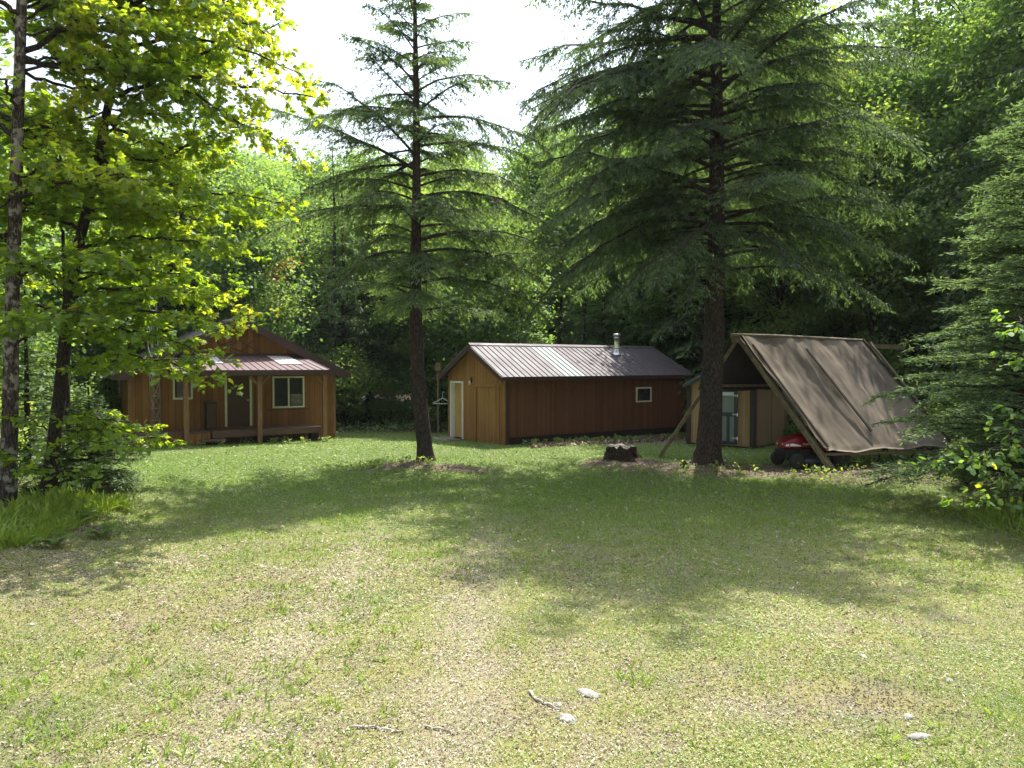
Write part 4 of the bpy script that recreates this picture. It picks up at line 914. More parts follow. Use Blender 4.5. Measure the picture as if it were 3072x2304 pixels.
for q in range(17):
    x0 = rq.uniform(40,70); y0 = rq.uniform(-100,560); x1 = x0+rq.uniform(120,520)*(1 if rq.uniform()<.72 else -.5); y1 = y0+rq.uniform(-120,60); d1 = 11.9+rq.uniform(-.6,3.6)
    if y0 > 300: x1 = x0+(x1-x0)*.6
    limbs.append((rel(t, [(x0,y0),(x0*.6+x1*.4,y0*.5+y1*.5-25),(x1,y1)], 11.9, d1), .022))
leafy(t, tk, (.125,.06), limbs, 21, leaf=.115, mats=('maple','mapleY'), yel=yel_(t))
# ---- second maple, curving to the right
t = empty('maple_tree', (-8.55, 13.0, .12), label='dark trunked maple leaning right, whose yellow green boughs reach over the cabin', cat='tree')
tk = rel(t, [(92,1100),(103,1040),(118,940),(130,850),(142,740),(152,640),(168,560),(190,470),(212,380),(232,290),(248,200),(268,130),(290,20),(320,-120)], 13, 13); tk[0][2] = -.3
limbs = [(rel(t, p, d0, d1), r) for p, d0, d1, r in (
 ([(250,180),(320,165),(400,165),(470,180),(560,200),(680,215)],13,12.4,.045), ([(245,215),(300,195),(370,185),(450,220),(560,290),(640,330)],13,12.2,.04), ([(238,260),(300,300),(400,330),(480,300),(560,260)],13,13.2,.03),
 ([(215,360),(290,350),(400,340),(440,280),(450,230)],13,12.5,.035), ([(212,380),(330,390),(450,420),(560,430),(620,440)],13,12.2,.03), ([(195,460),(300,440),(420,450),(540,470)],13,12.6,.03),
 ([(175,540),(290,510),(400,520),(520,545)],13,12.2,.03), ([(158,610),(260,580),(380,590),(500,600)],13,13.6,.025), ([(150,650),(240,620),(360,620),(480,640),(540,660)],13,12.2,.03),
 ([(146,700),(230,670),(340,670),(440,690),(500,700)],13,12.0,.03), ([(140,740),(220,710),(320,720),(400,740),(440,770)],13,11.9,.025), ([(134,800),(220,770),(310,770),(380,790),(440,815)],13,11.8,.022),
 ([(128,880),(190,900),(250,925),(325,945)],13,12.4,.014), ([(290,20),(380,0),(480,20),(590,90)],13,12.4,.04), ([(270,120),(340,90),(450,90),(600,140),(660,170)],13,13.4,.035), ([(300,-40),(420,-80),(540,-40),(600,-10)],13,13,.04),
 ([(260,160),(200,100),(120,80)],13,13.8,.03), ([(220,340),(150,280),(60,260)],13,13.6,.03), ([(180,500),(100,460),(10,440)],13,12.4,.03), ([(155,620),(90,580),(20,570),(-40,580)],13,12.2,.025),
 ([(200,430),(230,380),(300,350),(380,360)],13,14.2,.025), ([(150,680),(80,660),(10,680)],13,13.8,.02), ([(230,300),(270,250),(350,240),(440,270)],13,14.2,.025), ([(165,570),(230,540),(300,560),(380,560)],13,14.2,.025))]
for q in range(14):
    y0 = rq.uniform(-60,640); x0 = np.interp(y0, [-120,130,290,470,640], [320,268,232,190,152]); x1 = x0+rq.uniform(120,430)*(1 if rq.uniform()<.75 else -.6); y1 = y0+rq.uniform(-90,70); d1 = 13+rq.uniform(-.6,4.)
    if x1 > 470 and 280 < y1 < 700: x1 = rq.uniform(330,480)
    limbs.append((rel(t, [(x0,y0),(x0*.6+x1*.4,y0*.5+y1*.5-20),(x1,y1)], 13, d1), .022))
leafy(t, tk, (.125,.045), limbs, 22, leaf=.115, mats=('maple','mapleY'), yel=yel_(t), bk='barkD', ln=6)
# ---- thin sapling between them
t = empty('maple_sapling', (-9.3, 14.6, .1), label='thin straight maple sapling rising behind the two left maples', cat='tree')
tk = rel(t, [(150,1040),(146,900),(143,640),(141,480),(138,340),(136,260)], 14.6, 14.6); tk[0][2] = -.3
limbs = [(rel(t, p, 14.6, d1), .016) for p, d1 in (([(141,500),(200,470),(260,480)],14.2),([(140,420),(90,380),(40,390)],15),([(139,360),(190,310),(250,320)],15),([(137,300),(100,250),(60,240)],14.2),([(136,270),(170,220),(220,200)],14.6),([(143,640),(90,600),(50,620)],15),([(142,560),(190,530),(240,540)],15.2),([(145,720),(200,700),(250,720)],15))]
leafy(t, tk, (.055,.02), limbs, 23, leaf=.11, mats=('maple','mapleY'), yel=lambda Q: np.full(len(Q), .15), bk='barkD')
# low broadleaf sapling with wide shiny leaves at the left
t = empty('beech_sapling', (-8.1, 12.0, .18), label='low broadleaf sapling with pale leaves in front of the two left maples', cat='sapling')
tk = rel(t, [(100,1130),(90,1050),(100,960),(110,880)], 12, 11.6); tk[0][2] = -.2
limbs = [(rel(t, p, 11.8, d1), .012) for p, d1 in (([(95,1000),(150,960),(220,955),(300,960)],11.2),([(92,1040),(40,990),(0,980)],11.6),([(100,960),(150,920),(210,930)],12.2),([(110,900),(150,890),(200,905)],12.4),([(100,930),(50,900),(0,900)],11.2),([(95,1020),(140,1010),(180,1030)],11.2))]
leafy(t, tk, (.02,.008), limbs, 24, leaf=.12, shape=FAT, mats=('maple',), bk='barkD', twl=.6, ln=4)
# young balsams at the left edge
def low_fir(loc, H, Lm, seed, label, fs=.05, dens=1.0, leaf='spruce', nb=70, zlo=.15, pw=1.0, hang=.15, gap=.09, r0=None):
    t = empty('balsam_fir', loc, label=label, cat='fir')
    conifer(t, [(0,0,-.2),(0,0,.1),(.02,0,H*.5),(0,0,H)], r0 or .012*H+.02, nb, zlo, lambda z: Lm*max(.03,1-(z/H))**pw, seed, leaf=leaf, bk='barkD', fs=fs, dens=dens, droop=.28, rise=.22, hang=hang, secgap=gap, fl=.2); return t
low_fir((-8.3,13.9,.12), 2.1, 1.7, 31, 'young dark balsam fir spreading low boughs beside the two left maples', dens=1.3, fs=.075, leaf='hem')
low_fir((-9.9,12.6,.15), 3.4, 1.6, 32, 'young balsam fir at the far left behind the mottled trunk', dens=1.2, fs=.07, leaf='hem')
low_fir((-11.5,16.8,.1), 4.8, 1.5, 33, 'taller balsam fir standing left of the cabin beyond the maples', dens=1.0, leaf='hem', fs=.09)
# ---- big balsam at the right
t = low_fir((9.1,12.4,.1), 7.3, 3.0, 34, 'broad bluish green balsam fir at the right edge beside the tarp shelter', fs=.085, dens=1.25, nb=130, pw=.62, zlo=.5, gap=.10, r0=.10, hang=.05)
low_fir((11.2,15.2,.1), 8.5, 2.9, 35, 'second balsam fir behind the broad one at the right edge', fs=.10, dens=1.0, nb=100, pw=.7, zlo=.5, gap=.13, r0=.11)
low_fir((9.6,9.6,.12), 3.0, 1.5, 36, 'small balsam fir low at the right edge nearest the lawn', fs=.07, dens=1.2, nb=60, pw=.8)
# maple sapling at the right edge
t = empty('maple_sapling', (8.35, 10.9, .1), label='small maple sapling with bright leaves leaning in from the right edge', cat='sapling')
tk = rel(t, [(2260,1250),(2240,1120),(2225,960),(2220,800),(2215,700)], 10.6, 10.4); tk[0][2] = -.2
limbs = [(rel(t, p, 10.5, d1), .012) for p, d1 in (([(2225,960),(2170,960),(2120,985),(2080,1000)],10.0),([(2230,1020),(2180,1020),(2130,1050),(2095,1075)],9.8),([(2222,860),(2205,880),(2180,930)],10.2),([(2220,760),(2200,770),(2190,800)],10.2),([(2216,700),(2205,690),(2195,700)],10.2),([(2235,1080),(2200,1060),(2160,1080),(2120,1100)],10.2),([(2228,940),(2160,990),(2060,985),(2010,990)],10.4))]
leafy(t, tk, (.03,.01), limbs, 37, leaf=.11, shape=FAT, mats=('mapleS','mapleY'), yel=lambda Q: np.full(len(Q), .03), bk='barkD', twl=.45, ln=3)

# ---- forest: prototypes, then copies that share their meshes
def proto(fn, name, *a_, **k_):
    r = bpy.data.objects.new(name, None); COL.objects.link(r); r.empty_display_size = .3; fn(r, *a_, **k_); return r
def hemp(r, H, nb, Lm, seed, r0, zlo):
    conifer(r, [(0,0,-.4),(0,0,0),(.1,0,H*.4),(0,.1,H*.7),(0,0,H)], r0, nb, zlo, lambda z: Lm*max(.03,1-(z-zlo)/(H-zlo))**.7, seed, fs=.17, dens=.6, droop=.45, rise=.3, hang=.8, bk='barkD', secgap=.15)
def hemt(r, H, nb, Lm, seed, r0, zlo):
    conifer(r, [(0,0,-.4),(0,0,0),(.1,0,H*.4),(0,.1,H*.7),(0,0,H)], r0, nb, zlo, lambda z: Lm*max(.03,1-(z-zlo)/(H-zlo))**.6, seed, fs=.15, dens=.62, droop=.45, rise=.3, hang=.8, bk='barkD', secgap=.15)
PR = {
 'hemtall': [proto(hemt,'hemlock_tree',20,140,4.3,52,.26,2.4)],
 'maple': [proto(forest_tree,'maple_tree',12,2.9,2.2,110,210,.17,'decid',41), proto(forest_tree,'maple_tree',12,2.5,3.2,95,210,.16,'decidL',42,lean=.8), proto(forest_tree,'maple_tree',12,3.2,1.6,130,200,.17,'decid',43,lean=-.6)],
 'tall': [proto(forest_tree,'maple_tree',19,3.7,2.6,230,230,.15,'decid',51,.2,clr=.62), proto(forest_tree,'maple_tree',19,3.2,4.,200,230,.15,'decidL',52,.18,lean=.9,clr=.6)],
 'birch': [proto(forest_tree,'birch_tree',12,1.9,4.2,75,190,.13,'decidL',44,.10,lean=.5,clr=.5), proto(forest_tree,'birch_tree',12,2.1,5.4,70,170,.13,'decid',45,.11,lean=-.4,clr=.5)],
 'hemlock': [proto(hemp,'hemlock_tree',13,80,3.3,46,.19,1.6), proto(hemp,'hemlock_tree',13,70,2.8,47,.17,2.6)],
 'shrub': [proto(forest_tree,'forest_shrub',2.4,1.1,.3,40,110,.12,'decid',48,.03,clr=.32), proto(forest_tree,'forest_shrub',3.4,1.2,.5,46,110,.13,'decidL',49,.03,clr=.34), proto(forest_tree,'forest_shrub',1.6,.9,.15,34,100,.11,'decidL',50,.02,clr=.26)]}
PH = {'hemtall': 20, 'tall': 19, 'maple': 12, 'birch': 12, 'hemlock': 13, 'shrub': 2.4}
USED = set()
WHAT = {'hemtall': ('tall dark forest hemlock', 'tree'), 'tall': ('tall green maple', 'tree'), 'maple': ('bushy green maple', 'tree'), 'birch': ('slim pale birch', 'tree'), 'hemlock': ('dark forest hemlock', 'tree'), 'shrub': ('leafy green shrub', 'shrub')}
def zone(x, y):
    c = 1106 + x/y*2130/1.3889
    return ('beyond the left maples' if c < 250 else 'behind the cabin' if c < 620 else 'between cabin and workshop' if c < 940 else 'behind the workshop' if c < 1400 else 'behind the garden shed' if c < 1620 else 'behind the tarp shelter' if c < 1960 else 'beyond the right balsam firs')
def plant(kind, x, y, H, rg, near=None):
    pi = int(rg.integers(len(PR[kind]))); p = PR[kind][pi]
    if id(p) not in USED: USED.add(id(p)); o = p
    else: o = copy_tree(p)
    s = H/PH[kind]; o.location = (x, y, float(gh(x, y))-.02); w = s*rg.uniform(.9,1.15) if kind != 'shrub' else s
    o.scale = (max(w,.72 if kind!='shrub' else 0), max(w,.72 if kind!='shrub' else 0), s); o.rotation_euler = (0,0,rg.uniform(0,6.28))
    nm, cat = WHAT[kind]; row = near or ('at the wood edge' if y < 35 else 'inside the wood' if y < 48 else 'deep in the wood')
    z = zone(x, y); tag(o, '%s %s %s' % (nm, row, z), cat, '%s %s %s' % ({'hemtall':'tall hemlocks','tall':'tall maples','maple':'maples','birch':'birches','hemlock':'hemlocks','shrub':'shrubs'}[kind], row, z)); return o
rg = np.random.default_rng(77)
XT = [0,300,420,520,560,620,700,760,860,1000,1060,1120,1160,1200,1260,2212]; YT = [120,270,290,330,310,320,310,310,330,300,240,290,260,190,-150,-150]
for Y, gap in ((32.5,3.9),(36,3.9),(40,4.2),(45,4.4),(51,4.6),(58,5),(67,5.6)):
    n = int(2*(.80*Y+3)/gap)
    for i in range(n):
        x = -(.80*Y+3) + (i+rg.uniform(.1,.9))*gap; y = Y+rg.uniform(-1.3,1.3); c = 1106+x/y*1533
        if y < 34 and -8.5 < x < -3: y += 2.2
        if x > 3 and y < 34 and x < 9: y += .6
        zt = 2.65+(1094-1.3889*np.interp(c, XT, YT))/2130*y
        H = min(zt*rg.uniform(.86,1.06), 23) if c < 1240 else rg.uniform(15,22)
        if c < 1240: kind = rg.choice(['maple','birch','hemlock'], p=[.5,.25,.25])
        else: kind = rg.choice(['maple','birch','hemlock'], p=[.5,.15,.35])
        if -1 < x < 8.5 and y < 39: H = min(H, rg.uniform(9.5,11.5))
        if kind != 'birch' and H > 14.5: kind = 'tall' if kind == 'maple' or rg.uniform() < .4 else 'hemtall'
        plant(kind, x, y, max(H,6), rg)
for kind, x, y, H in (('hemlock',-16.0,22,11),('maple',-17.5,26,12),('hemlock',-14.8,30.2,9),('maple',-19.5,30,13),('hemlock',-20,20,13),('maple',-14.2,18.6,9),('hemlock',-13.2,15.2,10),('maple',-12.2,13.2,11),('hemlock',-18.4,23.8,12),
                      ('hemlock',16.4,29.5,21),('maple',16.4,22.6,17),('hemlock',15.4,18.9,17),('maple',18.0,18.0,16),('hemlock',18.5,25,18),('maple',10.6,28.3,15),('maple',14.5,28.8,17),('hemlock',9.0,31.2,18),('maple',19.5,29.5,18),('birch',12.8,25.6,12),('hemlock',15.8,14.5,15),('maple',12.6,32,17),('hemlock',3.4,33.2,10.5),('maple',5.9,33.8,11),('hemlock',8.4,30.6,23),('maple',10.6,30.5,22),('hemlock',15.6,20.6,20),('maple',17.5,27,21)):
    plant('tall' if kind == 'maple' and H > 14.5 else 'hemtall' if kind == 'hemlock' and H > 14.5 else kind, x, y, H, rg, 'near the lawn')
for i in range(95):
    y = rg.uniform(29.5,38) ; x = rg.uniform(-.78*y, .78*y)
    if -11 < x < -5 and y < 33.5: continue
    if -3.2 < x < 9 and y < 33.2: continue
    if -5.5 < x < -2.4 and y < 34: y += 3.5
    plant('shrub', x, y, rg.uniform(1.6,3.6), rg)
for x, y, H in ((-14.5,20.6,2.2),(-15.5,23.6,2.6),(-15.0,26.2,2.4),(-13.0,17.0,1.8),(-16.5,18.3,2.5),(-12.5,14.6,1.7),(-11.2,14.9,1.3),(12.4,20.9,2.0),(13.4,18.4,2.2),(14.5,21.5,2.6),(11.7,23.4,2.2),(12.8,25.6,2.8),(10.8,26,2.2),(10.9,17.0,1.2),(9.6,14.9,1.0),(9.9,8.3,.9),(15,25,3),(9.6,24.6,1.8)):
    plant('shrub', x, y, H, rg, 'near the lawn')
from collections import defaultdict
SAME = defaultdict(list)
for o in COL.objects:
    if o.get('label') and o.get('group') and ('near the lawn' in o['label'] or 'at the wood edge' in o['label'] or ('inside the wood' in o['label'] and 'shrub' not in o['label'])): SAME[o['label']].append(o)
ORD = ['leftmost','second from the left','third from the left','fourth from the left','fifth from the left','sixth from the left','seventh from the left','eighth from the left']+[w+' from the left' for w in 'ninth tenth eleventh twelfth thirteenth fourteenth fifteenth sixteenth seventeenth eighteenth nineteenth twentieth'.split()]
for lb, os_ in SAME.items():
    if len(os_) < 2: continue
    os_.sort(key=lambda o: o.location.x/o.location.y)
    for i, o in enumerate(os_): o['label'] = lb + ', ' + ('rightmost' if i == len(os_)-1 else ORD[min(i,19)])
# a young tree turning red behind the cabin
t = empty('red_maple', (-11.9, 34.0, -.35), label='young maple with a few reddish leaves showing above the cabin roof', cat='tree')
forest_tree(t, 10.2, 1.3, 6.8, 26, 130, .13, 'redleaf', 60, .06, clr=.35)

# ------------------------------------------------------------------ ground cover
rg = np.random.default_rng(5)
DIRT = ((7.2,17.6,5.6,1.5),(3.0,18.6,1.7,.9),(-2.9,17.6,1.2,.6),(-1.3,17.4,1.1,.5),(3.3,24.7,4.6,1.2),(-8.0,8.2,1.8,1.0),(9.0,10.4,1.8,2.4),(2.8,5.6,.9,.5),(-7.,10.9,1.2,.35))
def dirt(X, Y):
    d = np.zeros_like(X)
    for cx, cy, rx, ry in DIRT: d = np.maximum(d, 1-np.sqrt(((X-cx)/rx)**2+((Y-cy)/ry)**2))
    return np.clip(d*1.8 + .9*(fbm(X,Y,1.6,31)-.5), 0, 1)
def inside(X, Y):
    bad = np.zeros(len(X), bool)
    for (ox, oy), th, x0, x1, y0, y1 in (((-12.65,23.38),TH,-.25,7.05,-1.25,7.3),((-.22,23.5),TW,-.02,8.4,0,4.2),((5.86,23.7),TS,-.02,2.3,-.02,3)):
        dx = X-ox; dy = Y-oy; u = dx*math.cos(th)+dy*math.sin(th); v = -dx*math.sin(th)+dy*math.cos(th); bad |= (u>x0)&(u<x1)&(v>y0)&(v<y1)
    return bad
def scatter(n, d0=3.2, d1=31, p=1.0):
    u = rg.uniform(0,1,n); Y = d0*(d1/d0)**u; X = rg.uniform(-1,1,n)*(.76*Y+1.2); k = ~inside(X, Y); X, Y = X[k], Y[k]
    return X, Y
def track(X, Y): return np.exp(-((X+2.15+.5*(fbm(X*0,Y,.3,61)-.5))/.42)**2)+np.exp(-((X+.45+.5*(fbm(X*0,Y,.3,62)-.5))/.38)**2)
def nearf(Y): return np.clip((12.2-Y)/3.,0,1)
def lush(X, Y):      # 0 on the dry worn drive, 1 in green tufts
    tr_ = np.exp(-((X+2.15+.5*(fbm(X*0,Y,.3,61)-.5))/.42)**2)+np.exp(-((X+.45+.5*(fbm(X*0,Y,.3,62)-.5))/.38)**2)
    l = np.clip((fbm(X,Y,.55,33)*.5+fbm(X,Y,2.4,34)*.5-.40+np.clip((X-.3)*.05,0,.12)*(X<8))*6,0,1); return np.clip(l-.95*tr_,0,1)*nearf(Y)+(1-nearf(Y))
def put(acc, X, Y, D, N, S, shape, m, rnd, dz=0): acc.leaves(np.stack([X,Y,gh(X,Y)+dz],1), D, N, S, shape, m, rnd)
g = Acc()
# upright blades
X, Y = scatter(330000); dm = dirt(X,Y); dry = np.clip(fbm(X,Y,.32,4)*1.6-.35 - np.clip((Y-10)/10,0,.5), 0, 1); lu = lush(X,Y); k = rg.uniform(0,1,len(X)) > np.maximum(dm*.93, 1-(.22+.78*lu)); X, Y, dry = X[k], Y[k], dry[k]; n = len(X)
clump = fbm(X,Y,1.1,8); hgt = (.022+.035*clump**2)*np.clip(Y/7,1,1.8)*rg.uniform(.6,1.4,n)
D = rg.normal(size=(n,3))*[.55,.55,.1]+[0,0,.75]; N = rg.normal(size=(n,3))
BL = [(0,.08,0),(.55,.06,.04),(1,0,.16),(.55,-.06,.04),(0,-.08,0)]
LANCE = [(0,0,0),(.35,.16,.02),(1,0,-.02),(.35,-.16,.02)]
put(g, X, Y, D, N, hgt, BL, 0, np.clip(.28+.5*dry+.16*rg.normal(size=n)+(clump-.5)*-.5,0,1))
# clover and broad leaflets lying nearly flat
X, Y = scatter(330000); dm = dirt(X,Y); k = rg.uniform(0,1,len(X)) > np.maximum(dm*.9, .62*(1-lush(X,Y))); X, Y = X[k], Y[k]; n = len(X); cl = fbm(X,Y,.8,14)
D = rg.normal(size=(n,3))*[1,1,.35]; N = UP+rg.normal(size=(n,3))*.4; S = rg.uniform(.009,.021,n)*np.clip(Y/6,.9,3.)*(.7+.7*cl); green = np.clip((Y-9)/5,0,1)*.25
rn = np.clip(.46-green+(cl-.5)*.8+.15*rg.normal(size=n),0,1); hz = rg.uniform(.004,.03,n); w_ = rg.uniform(size=n) < .5
put(g, X[w_], Y[w_], D[w_], N[w_], S[w_], FAT, 1, rn[w_], hz[w_]); w_ = ~w_; put(g, X[w_], Y[w_], D[w_], N[w_], S[w_]*1.6, LANCE, 1, rn[w_], hz[w_])
# taller weeds in loose tufts
m_ = 2300; cx, cy = scatter(m_, 3.6, 24); k = fbm(cx,cy,.5,21) > .5; cx, cy = cx[k], cy[k]; idx = np.repeat(np.arange(len(cx)), 9); X = cx[idx]+rg.normal(size=len(idx))*.05; Y = cy[idx]+rg.normal(size=len(idx))*.05; n = len(X)
put(g, X, Y, rg.normal(size=(n,3))*[.6,.6,.1]+[0,0,.7], rg.normal(size=(n,3)), rg.uniform(.05,.12,n), [(0,.04,0),(.5,.085,.05),(1,0,.25),(.5,-.085,.05),(0,-.04,0)], 0, np.clip(.4+.2*rg.normal(size=n),0,1))
tag(g.obj('grass', [M['blade'], M['clover']]), 'short mixed grass and clover covering the sunny lawn', 'grass', kind='stuff')
# dry litter: dead leaves, clippings, chips
g = Acc(); X, Y = scatter(560000); dm = dirt(X,Y); pr_ = (.52-.36*lush(X,Y))*nearf(Y)+.025+dm*.3; k = rg.uniform(0,1,len(X)) < pr_; X, Y = X[k], Y[k]; n = len(X)
put(g, X, Y, rg.normal(size=(n,3))*[1,1,.45], UP+rg.normal(size=(n,3))*.6, rg.uniform(.012,.040,n)*np.clip(Y/7,.8,2.2), [(0,.04,0),(.3,.19,.05),(.7,.14,.10),(1,0,.04),(.7,-.14,.10),(.3,-.19,.05),(0,-.04,0)], 0, np.clip(.52+.24*rg.normal(size=n)-.3*dirt(X,Y)+.9*(fbm(X,Y,1.3,91,3)-.5)+.14*track(X,Y),0,.86), rg.uniform(.0,.022,n))
X = rg.uniform(.6,8.6,9000); Y = 23.2+X*.62+rg.uniform(-.9,.15,9000)-.35; k = ~inside(X,Y); X, Y = X[k], Y[k]; n = len(X)
put(g, X, Y, rg.normal(size=(n,3)), UP+rg.normal(size=(n,3))*.5, rg.uniform(.05,.12,n), FAT, 0, np.clip(.3+.2*rg.normal(size=n),0,1), rg.uniform(.003,.05,n))
tag(g.obj('leaf_litter', M['litter']), 'dry leaves and chips strewn over the lawn and dirt', 'leaf litter', kind='stuff')
# gravel
g = Acc(); n = 1500; X = 2.9+rg.normal(size=n)*.8; Y = 5.7+rg.normal(size=n)*.45; k = fbm(X,Y,2.6,71) > .52; X, Y = X[k], Y[k]; X2 = rg.uniform(-6,6,400); Y2 = rg.uniform(4.5,12,400); X = np.r_[X,X2]; Y = np.r_[Y,Y2]; n = len(X)
S = .004+.02*rg.uniform(0,1,n)**2.2
base = np.array([(1,0,0),(0,1,0),(-1,0,0),(0,-1,0),(0,0,.6),(0,0,-.3)]); V = np.stack([X,Y,gh(X,Y)-.001],1)[:,None]+S[:,None,None]*base[None]*rg.uniform(.6,1.2,(n,6,1)); i = g.verts(V)+np.arange(n)[:,None]*6
for f in ((0,1,4),(1,2,4),(2,3,4),(3,0,4),(1,0,5),(2,1,5),(3,2,5),(0,3,5)): g.polys(np.concatenate([i+q for q in f],1), 0, None, True)
tag(g.obj('gravel', M['rock']), 'small pale pebbles scattered in the near lawn', 'gravel', kind='stuff')
# tall grass along the left edge
g = Acc(); n = 900; X = -6.7-np.abs(rg.normal(size=n))*1.6; Y = rg.uniform(7.3,12.6,n); k = (X < -5.9-.17*(Y-6)+.5*vnoise(Y*2.3,Y*0,3)) & (rg.uniform(size=n) < .35+.65*vnoise(X*1.5,Y*1.5,9)); X, Y = X[k], Y[k]; idx = np.repeat(np.arange(len(X)), 20); ln_ = rg.normal(size=(len(X),2))*.35; hs = rg.uniform(.5,1.25,len(X)); X = X[idx]+rg.normal(size=len(idx))*.06; Y = Y[idx]+rg.normal(size=len(idx))*.06; n = len(X)
put(g, X, Y, np.concatenate([ln_[idx]+rg.normal(size=(n,2))*.35, np.full((n,1),.85)],1), rg.normal(size=(n,3)), rg.uniform(.11,.30,n)*hs[idx], [(0,.014,0),(.4,.019,.03),(.75,.013,.16),(1,0,.40),(.75,-.013,.16),(.4,-.019,.03),(0,-.014,0)], 0, np.clip(.5+.25*rg.normal(size=n),0,1))
X = rg.uniform(7.6,10.5,3500); Y = rg.uniform(7.2,12.5,3500); k = X > 7.3+.35*(11-np.clip(Y,0,11))*.25; X, Y = X[k], Y[k]; n = len(X)
put(g, X, Y, rg.normal(size=(n,3))*[.55,.55,.1]+[-.12,0,.75], rg.normal(size=(n,3)), rg.uniform(.12,.34,n), [(0,.022,0),(.4,.03,.03),(.75,.02,.14),(1,0,.34),(.75,-.02,.14),(.4,-.03,.03),(0,-.022,0)], 0, np.clip(.35+.2*rg.normal(size=n),0,1))
tag(g.obj('tall_grass', M['tallgrass']), 'long bright grass growing along the edges of the lawn', 'grass', kind='stuff')
# ferns
def fern(loc, n_, L, seed):
    rg2 = np.random.default_rng(seed); g = Acc(); P=[]; D=[]; N=[]; S=[]
    for q in range(n_):
        az = q*6.28/n_+rg2.normal()*.3; d = np.array([math.cos(az),math.sin(az),0]); sd_ = np.array([-d[1],d[0],0]); u = np.repeat(np.linspace(.12,1,22),2); sg = np.tile([-1,1],22)
        pos = d*(L*u)[:,None]*.8 + UP*(L*(1.35*u-.85*u**2))[:,None]; P.append(pos); D.append(sd_*sg[:,None]+d*.35); N.append(np.tile(UP,(44,1))); S.append(L*.30*np.sin(np.pi*np.clip(u*.85+.12,0,1))+.01)
        pc = d*(L*np.linspace(0,1,8))[:,None]*.8+UP*(L*(1.35*np.linspace(0,1,8)-.85*np.linspace(0,1,8)**2))[:,None]; g.tube(pc, .003, 4, cap=False)
    g.leaves(np.concatenate(P),np.concatenate(D),np.concatenate(N),np.concatenate(S),[(0,.07,0),(.5,.09,0),(1,0,-.05),(.5,-.09,0),(0,-.07,0)],0,np.full(44*n_,.6)+rg2.normal(size=44*n_)*.15)
    o = g.obj('fern', M['fern']); o.location = loc; return o
for px, py, lb, s_ in ((215,1165,'pale fern at the end of the tall grass on the left',1),(110,1185,'broad fern leaning over the tall grass near the mottled trunk',2),(30,1160,'fern at the foot of the mottled maple trunk',3),(170,1130,'small fern between the tall grass and the dark maple',4)):
    tag(fern(gpt(px,py), 8, .30, s_), lb, 'fern')
# low plants: forest floor, lean-to edge, cabin base
g = Acc(); P = []
X = rg.uniform(-36,36,60000); Y = rg.uniform(29.5,48,60000); k = (np.abs(X) < .8*Y+1) & ~inside(X,Y) & (Y > 30.3+1.2*vnoise(X*.5,Y*0,2)) & ~((X>-11)&(X<9)&(Y<31)); X, Y = X[k], Y[k]; P.append((X,Y,.16))
X = rg.uniform(-20,-12.6,9000); Y = rg.uniform(13,31,9000); k = X < -12.8-.0*(Y); P.append((X[k],Y[k],.13))
X = rg.uniform(9.5,20,16000); Y = rg.uniform(11,31,16000); k = X > 9.6+.4*np.sin(Y)+1.0*(Y<18)*(Y>15); P.append((X[k],Y[k],.11))
for X, Y, s_ in P:
    n = len(X); put(g, X, Y, rg.normal(size=(n,3))*[1,1,.4]+[0,0,.1], UP+rg.normal(size=(n,3))*.4, rg.uniform(.5,1.2,n)*s_, FAT, 0, rg.uniform(0,1,n), rg.uniform(.02,.5,n)**1.6)
tag(g.obj('undergrowth', M['decid']), 'leafy green undergrowth carpeting the forest floor around the clearing', 'undergrowth', kind='stuff')
g = Acc(); pl = []
for i in range(34):
    t_ = rg.uniform(-.2,6.6); pl.append((-12.65+.839*t_+.545*(1.5+rg.uniform(-.1,.35)), 23.38+.545*t_-.839*(1.5+rg.uniform(-.1,.35)), .09))
for i in range(60): t_ = rg.uniform(.6,8.2); pl.append((-.22+.8415*t_+.54*rg.uniform(.15,.9), 23.5+.54*t_-.8415*rg.uniform(.15,.9), .13))
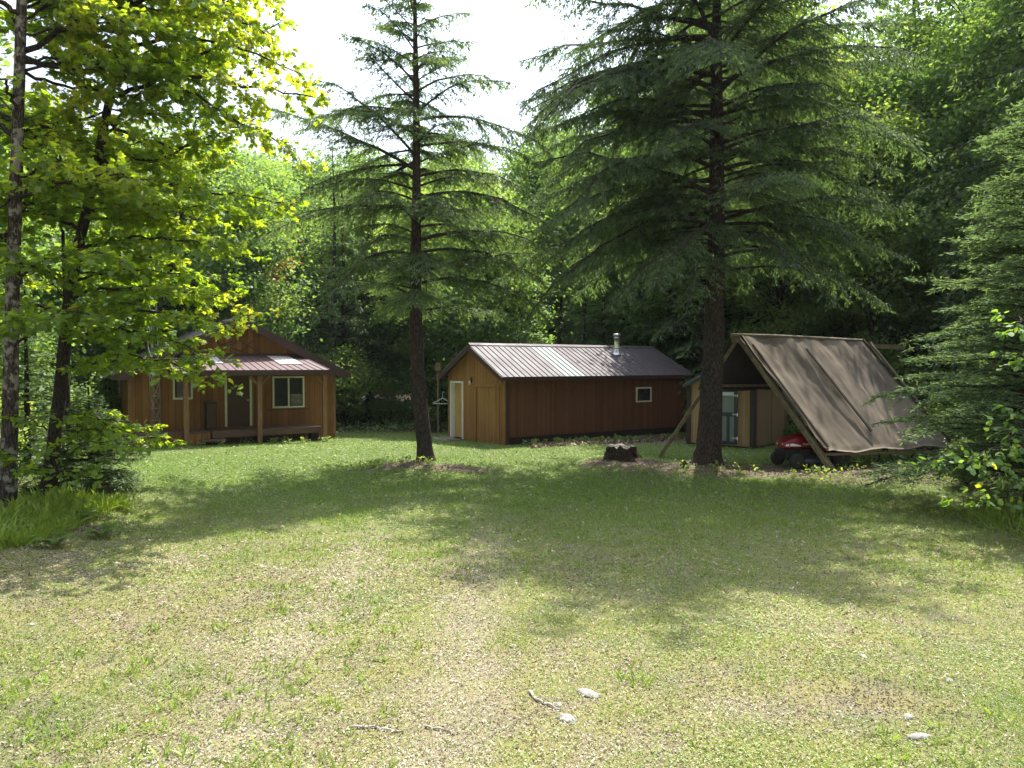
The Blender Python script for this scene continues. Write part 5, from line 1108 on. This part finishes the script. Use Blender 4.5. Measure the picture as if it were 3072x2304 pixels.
for i in range(75): pl.append((rg.uniform(6.8,12.5), rg.uniform(16.0,19.6), rg.uniform(.05,.10)))
for i in range(25): pl.append((5.1+rg.normal()*1.2, 17.3+rg.normal()*.35, .09))
for i in range(25): pl.append((-3.3+rg.normal()*.6, 17.7+rg.normal()*.25, .09))
for x,y,s_ in pl:
    n = 12; put(g, x+rg.normal(size=n)*.06, y+rg.normal(size=n)*.06, rg.normal(size=(n,3))*[1,1,.5]+[0,0,.6], UP+rg.normal(size=(n,3))*.6, rg.uniform(.5,1.2,n)*s_, FAT, 0, rg.uniform(.2,1,n), rg.uniform(0,.16,n))
tag(g.obj('weeds', M['decidL']), 'small leafy weeds along the building bases and the bare dirt', 'weeds', kind='stuff')
# plant on the far stump
t = empty('potted_plant', (-3.52,31,.26), label='small bushy green plant growing on the far cut stump', cat='plant')
forest_tree(t, .5, .28, .05, 14, 40, .07, 'decidL', 61, .01, clr=.09)

# the wood goes on: one far mass of foliage that nobody could count into trees
g = Acc(); n = 90000; ang = rg.uniform(-.80,.80,n); rr_ = rg.uniform(74,84,n); X = np.tan(ang)*rr_; X = np.clip(X,-75,75); Z = rg.uniform(0,1,n)**1.2*(9+5*vnoise(X*.15,X*0,4))
g.leaves(np.stack([X, rr_, Z-.3],1), rg.normal(size=(n,3)), rg.normal(size=(n,3)), rg.uniform(.4,.9,n), FAT, 0, rg.uniform(0,.7,n))
tag(g.obj('distant_woods', M['decid']), 'far mass of dark green woods closing the view between the trunks', 'woods', kind='stuff')

# light summer haze between the near lawn and the wood
hz = Acc(); hz.box(-110, 110, -12, 96, -3, 32); m = bpy.data.materials.new('haze'); m.use_nodes = True; tr_ = m.node_tree; tr_.nodes.remove(tr_.nodes['Principled BSDF'])
pv = tr_.nodes.new('ShaderNodeVolumePrincipled'); pv.inputs['Color'].default_value = (.80,.90,1,1); pv.inputs['Density'].default_value = .0002; pv.inputs['Anisotropy'].default_value = .2
tr_.links.new(pv.outputs[0], tr_.nodes['Material Output'].inputs['Volume']); tag(hz.obj('haze', m), 'thin pale summer haze in the air', 'haze', kind='stuff')
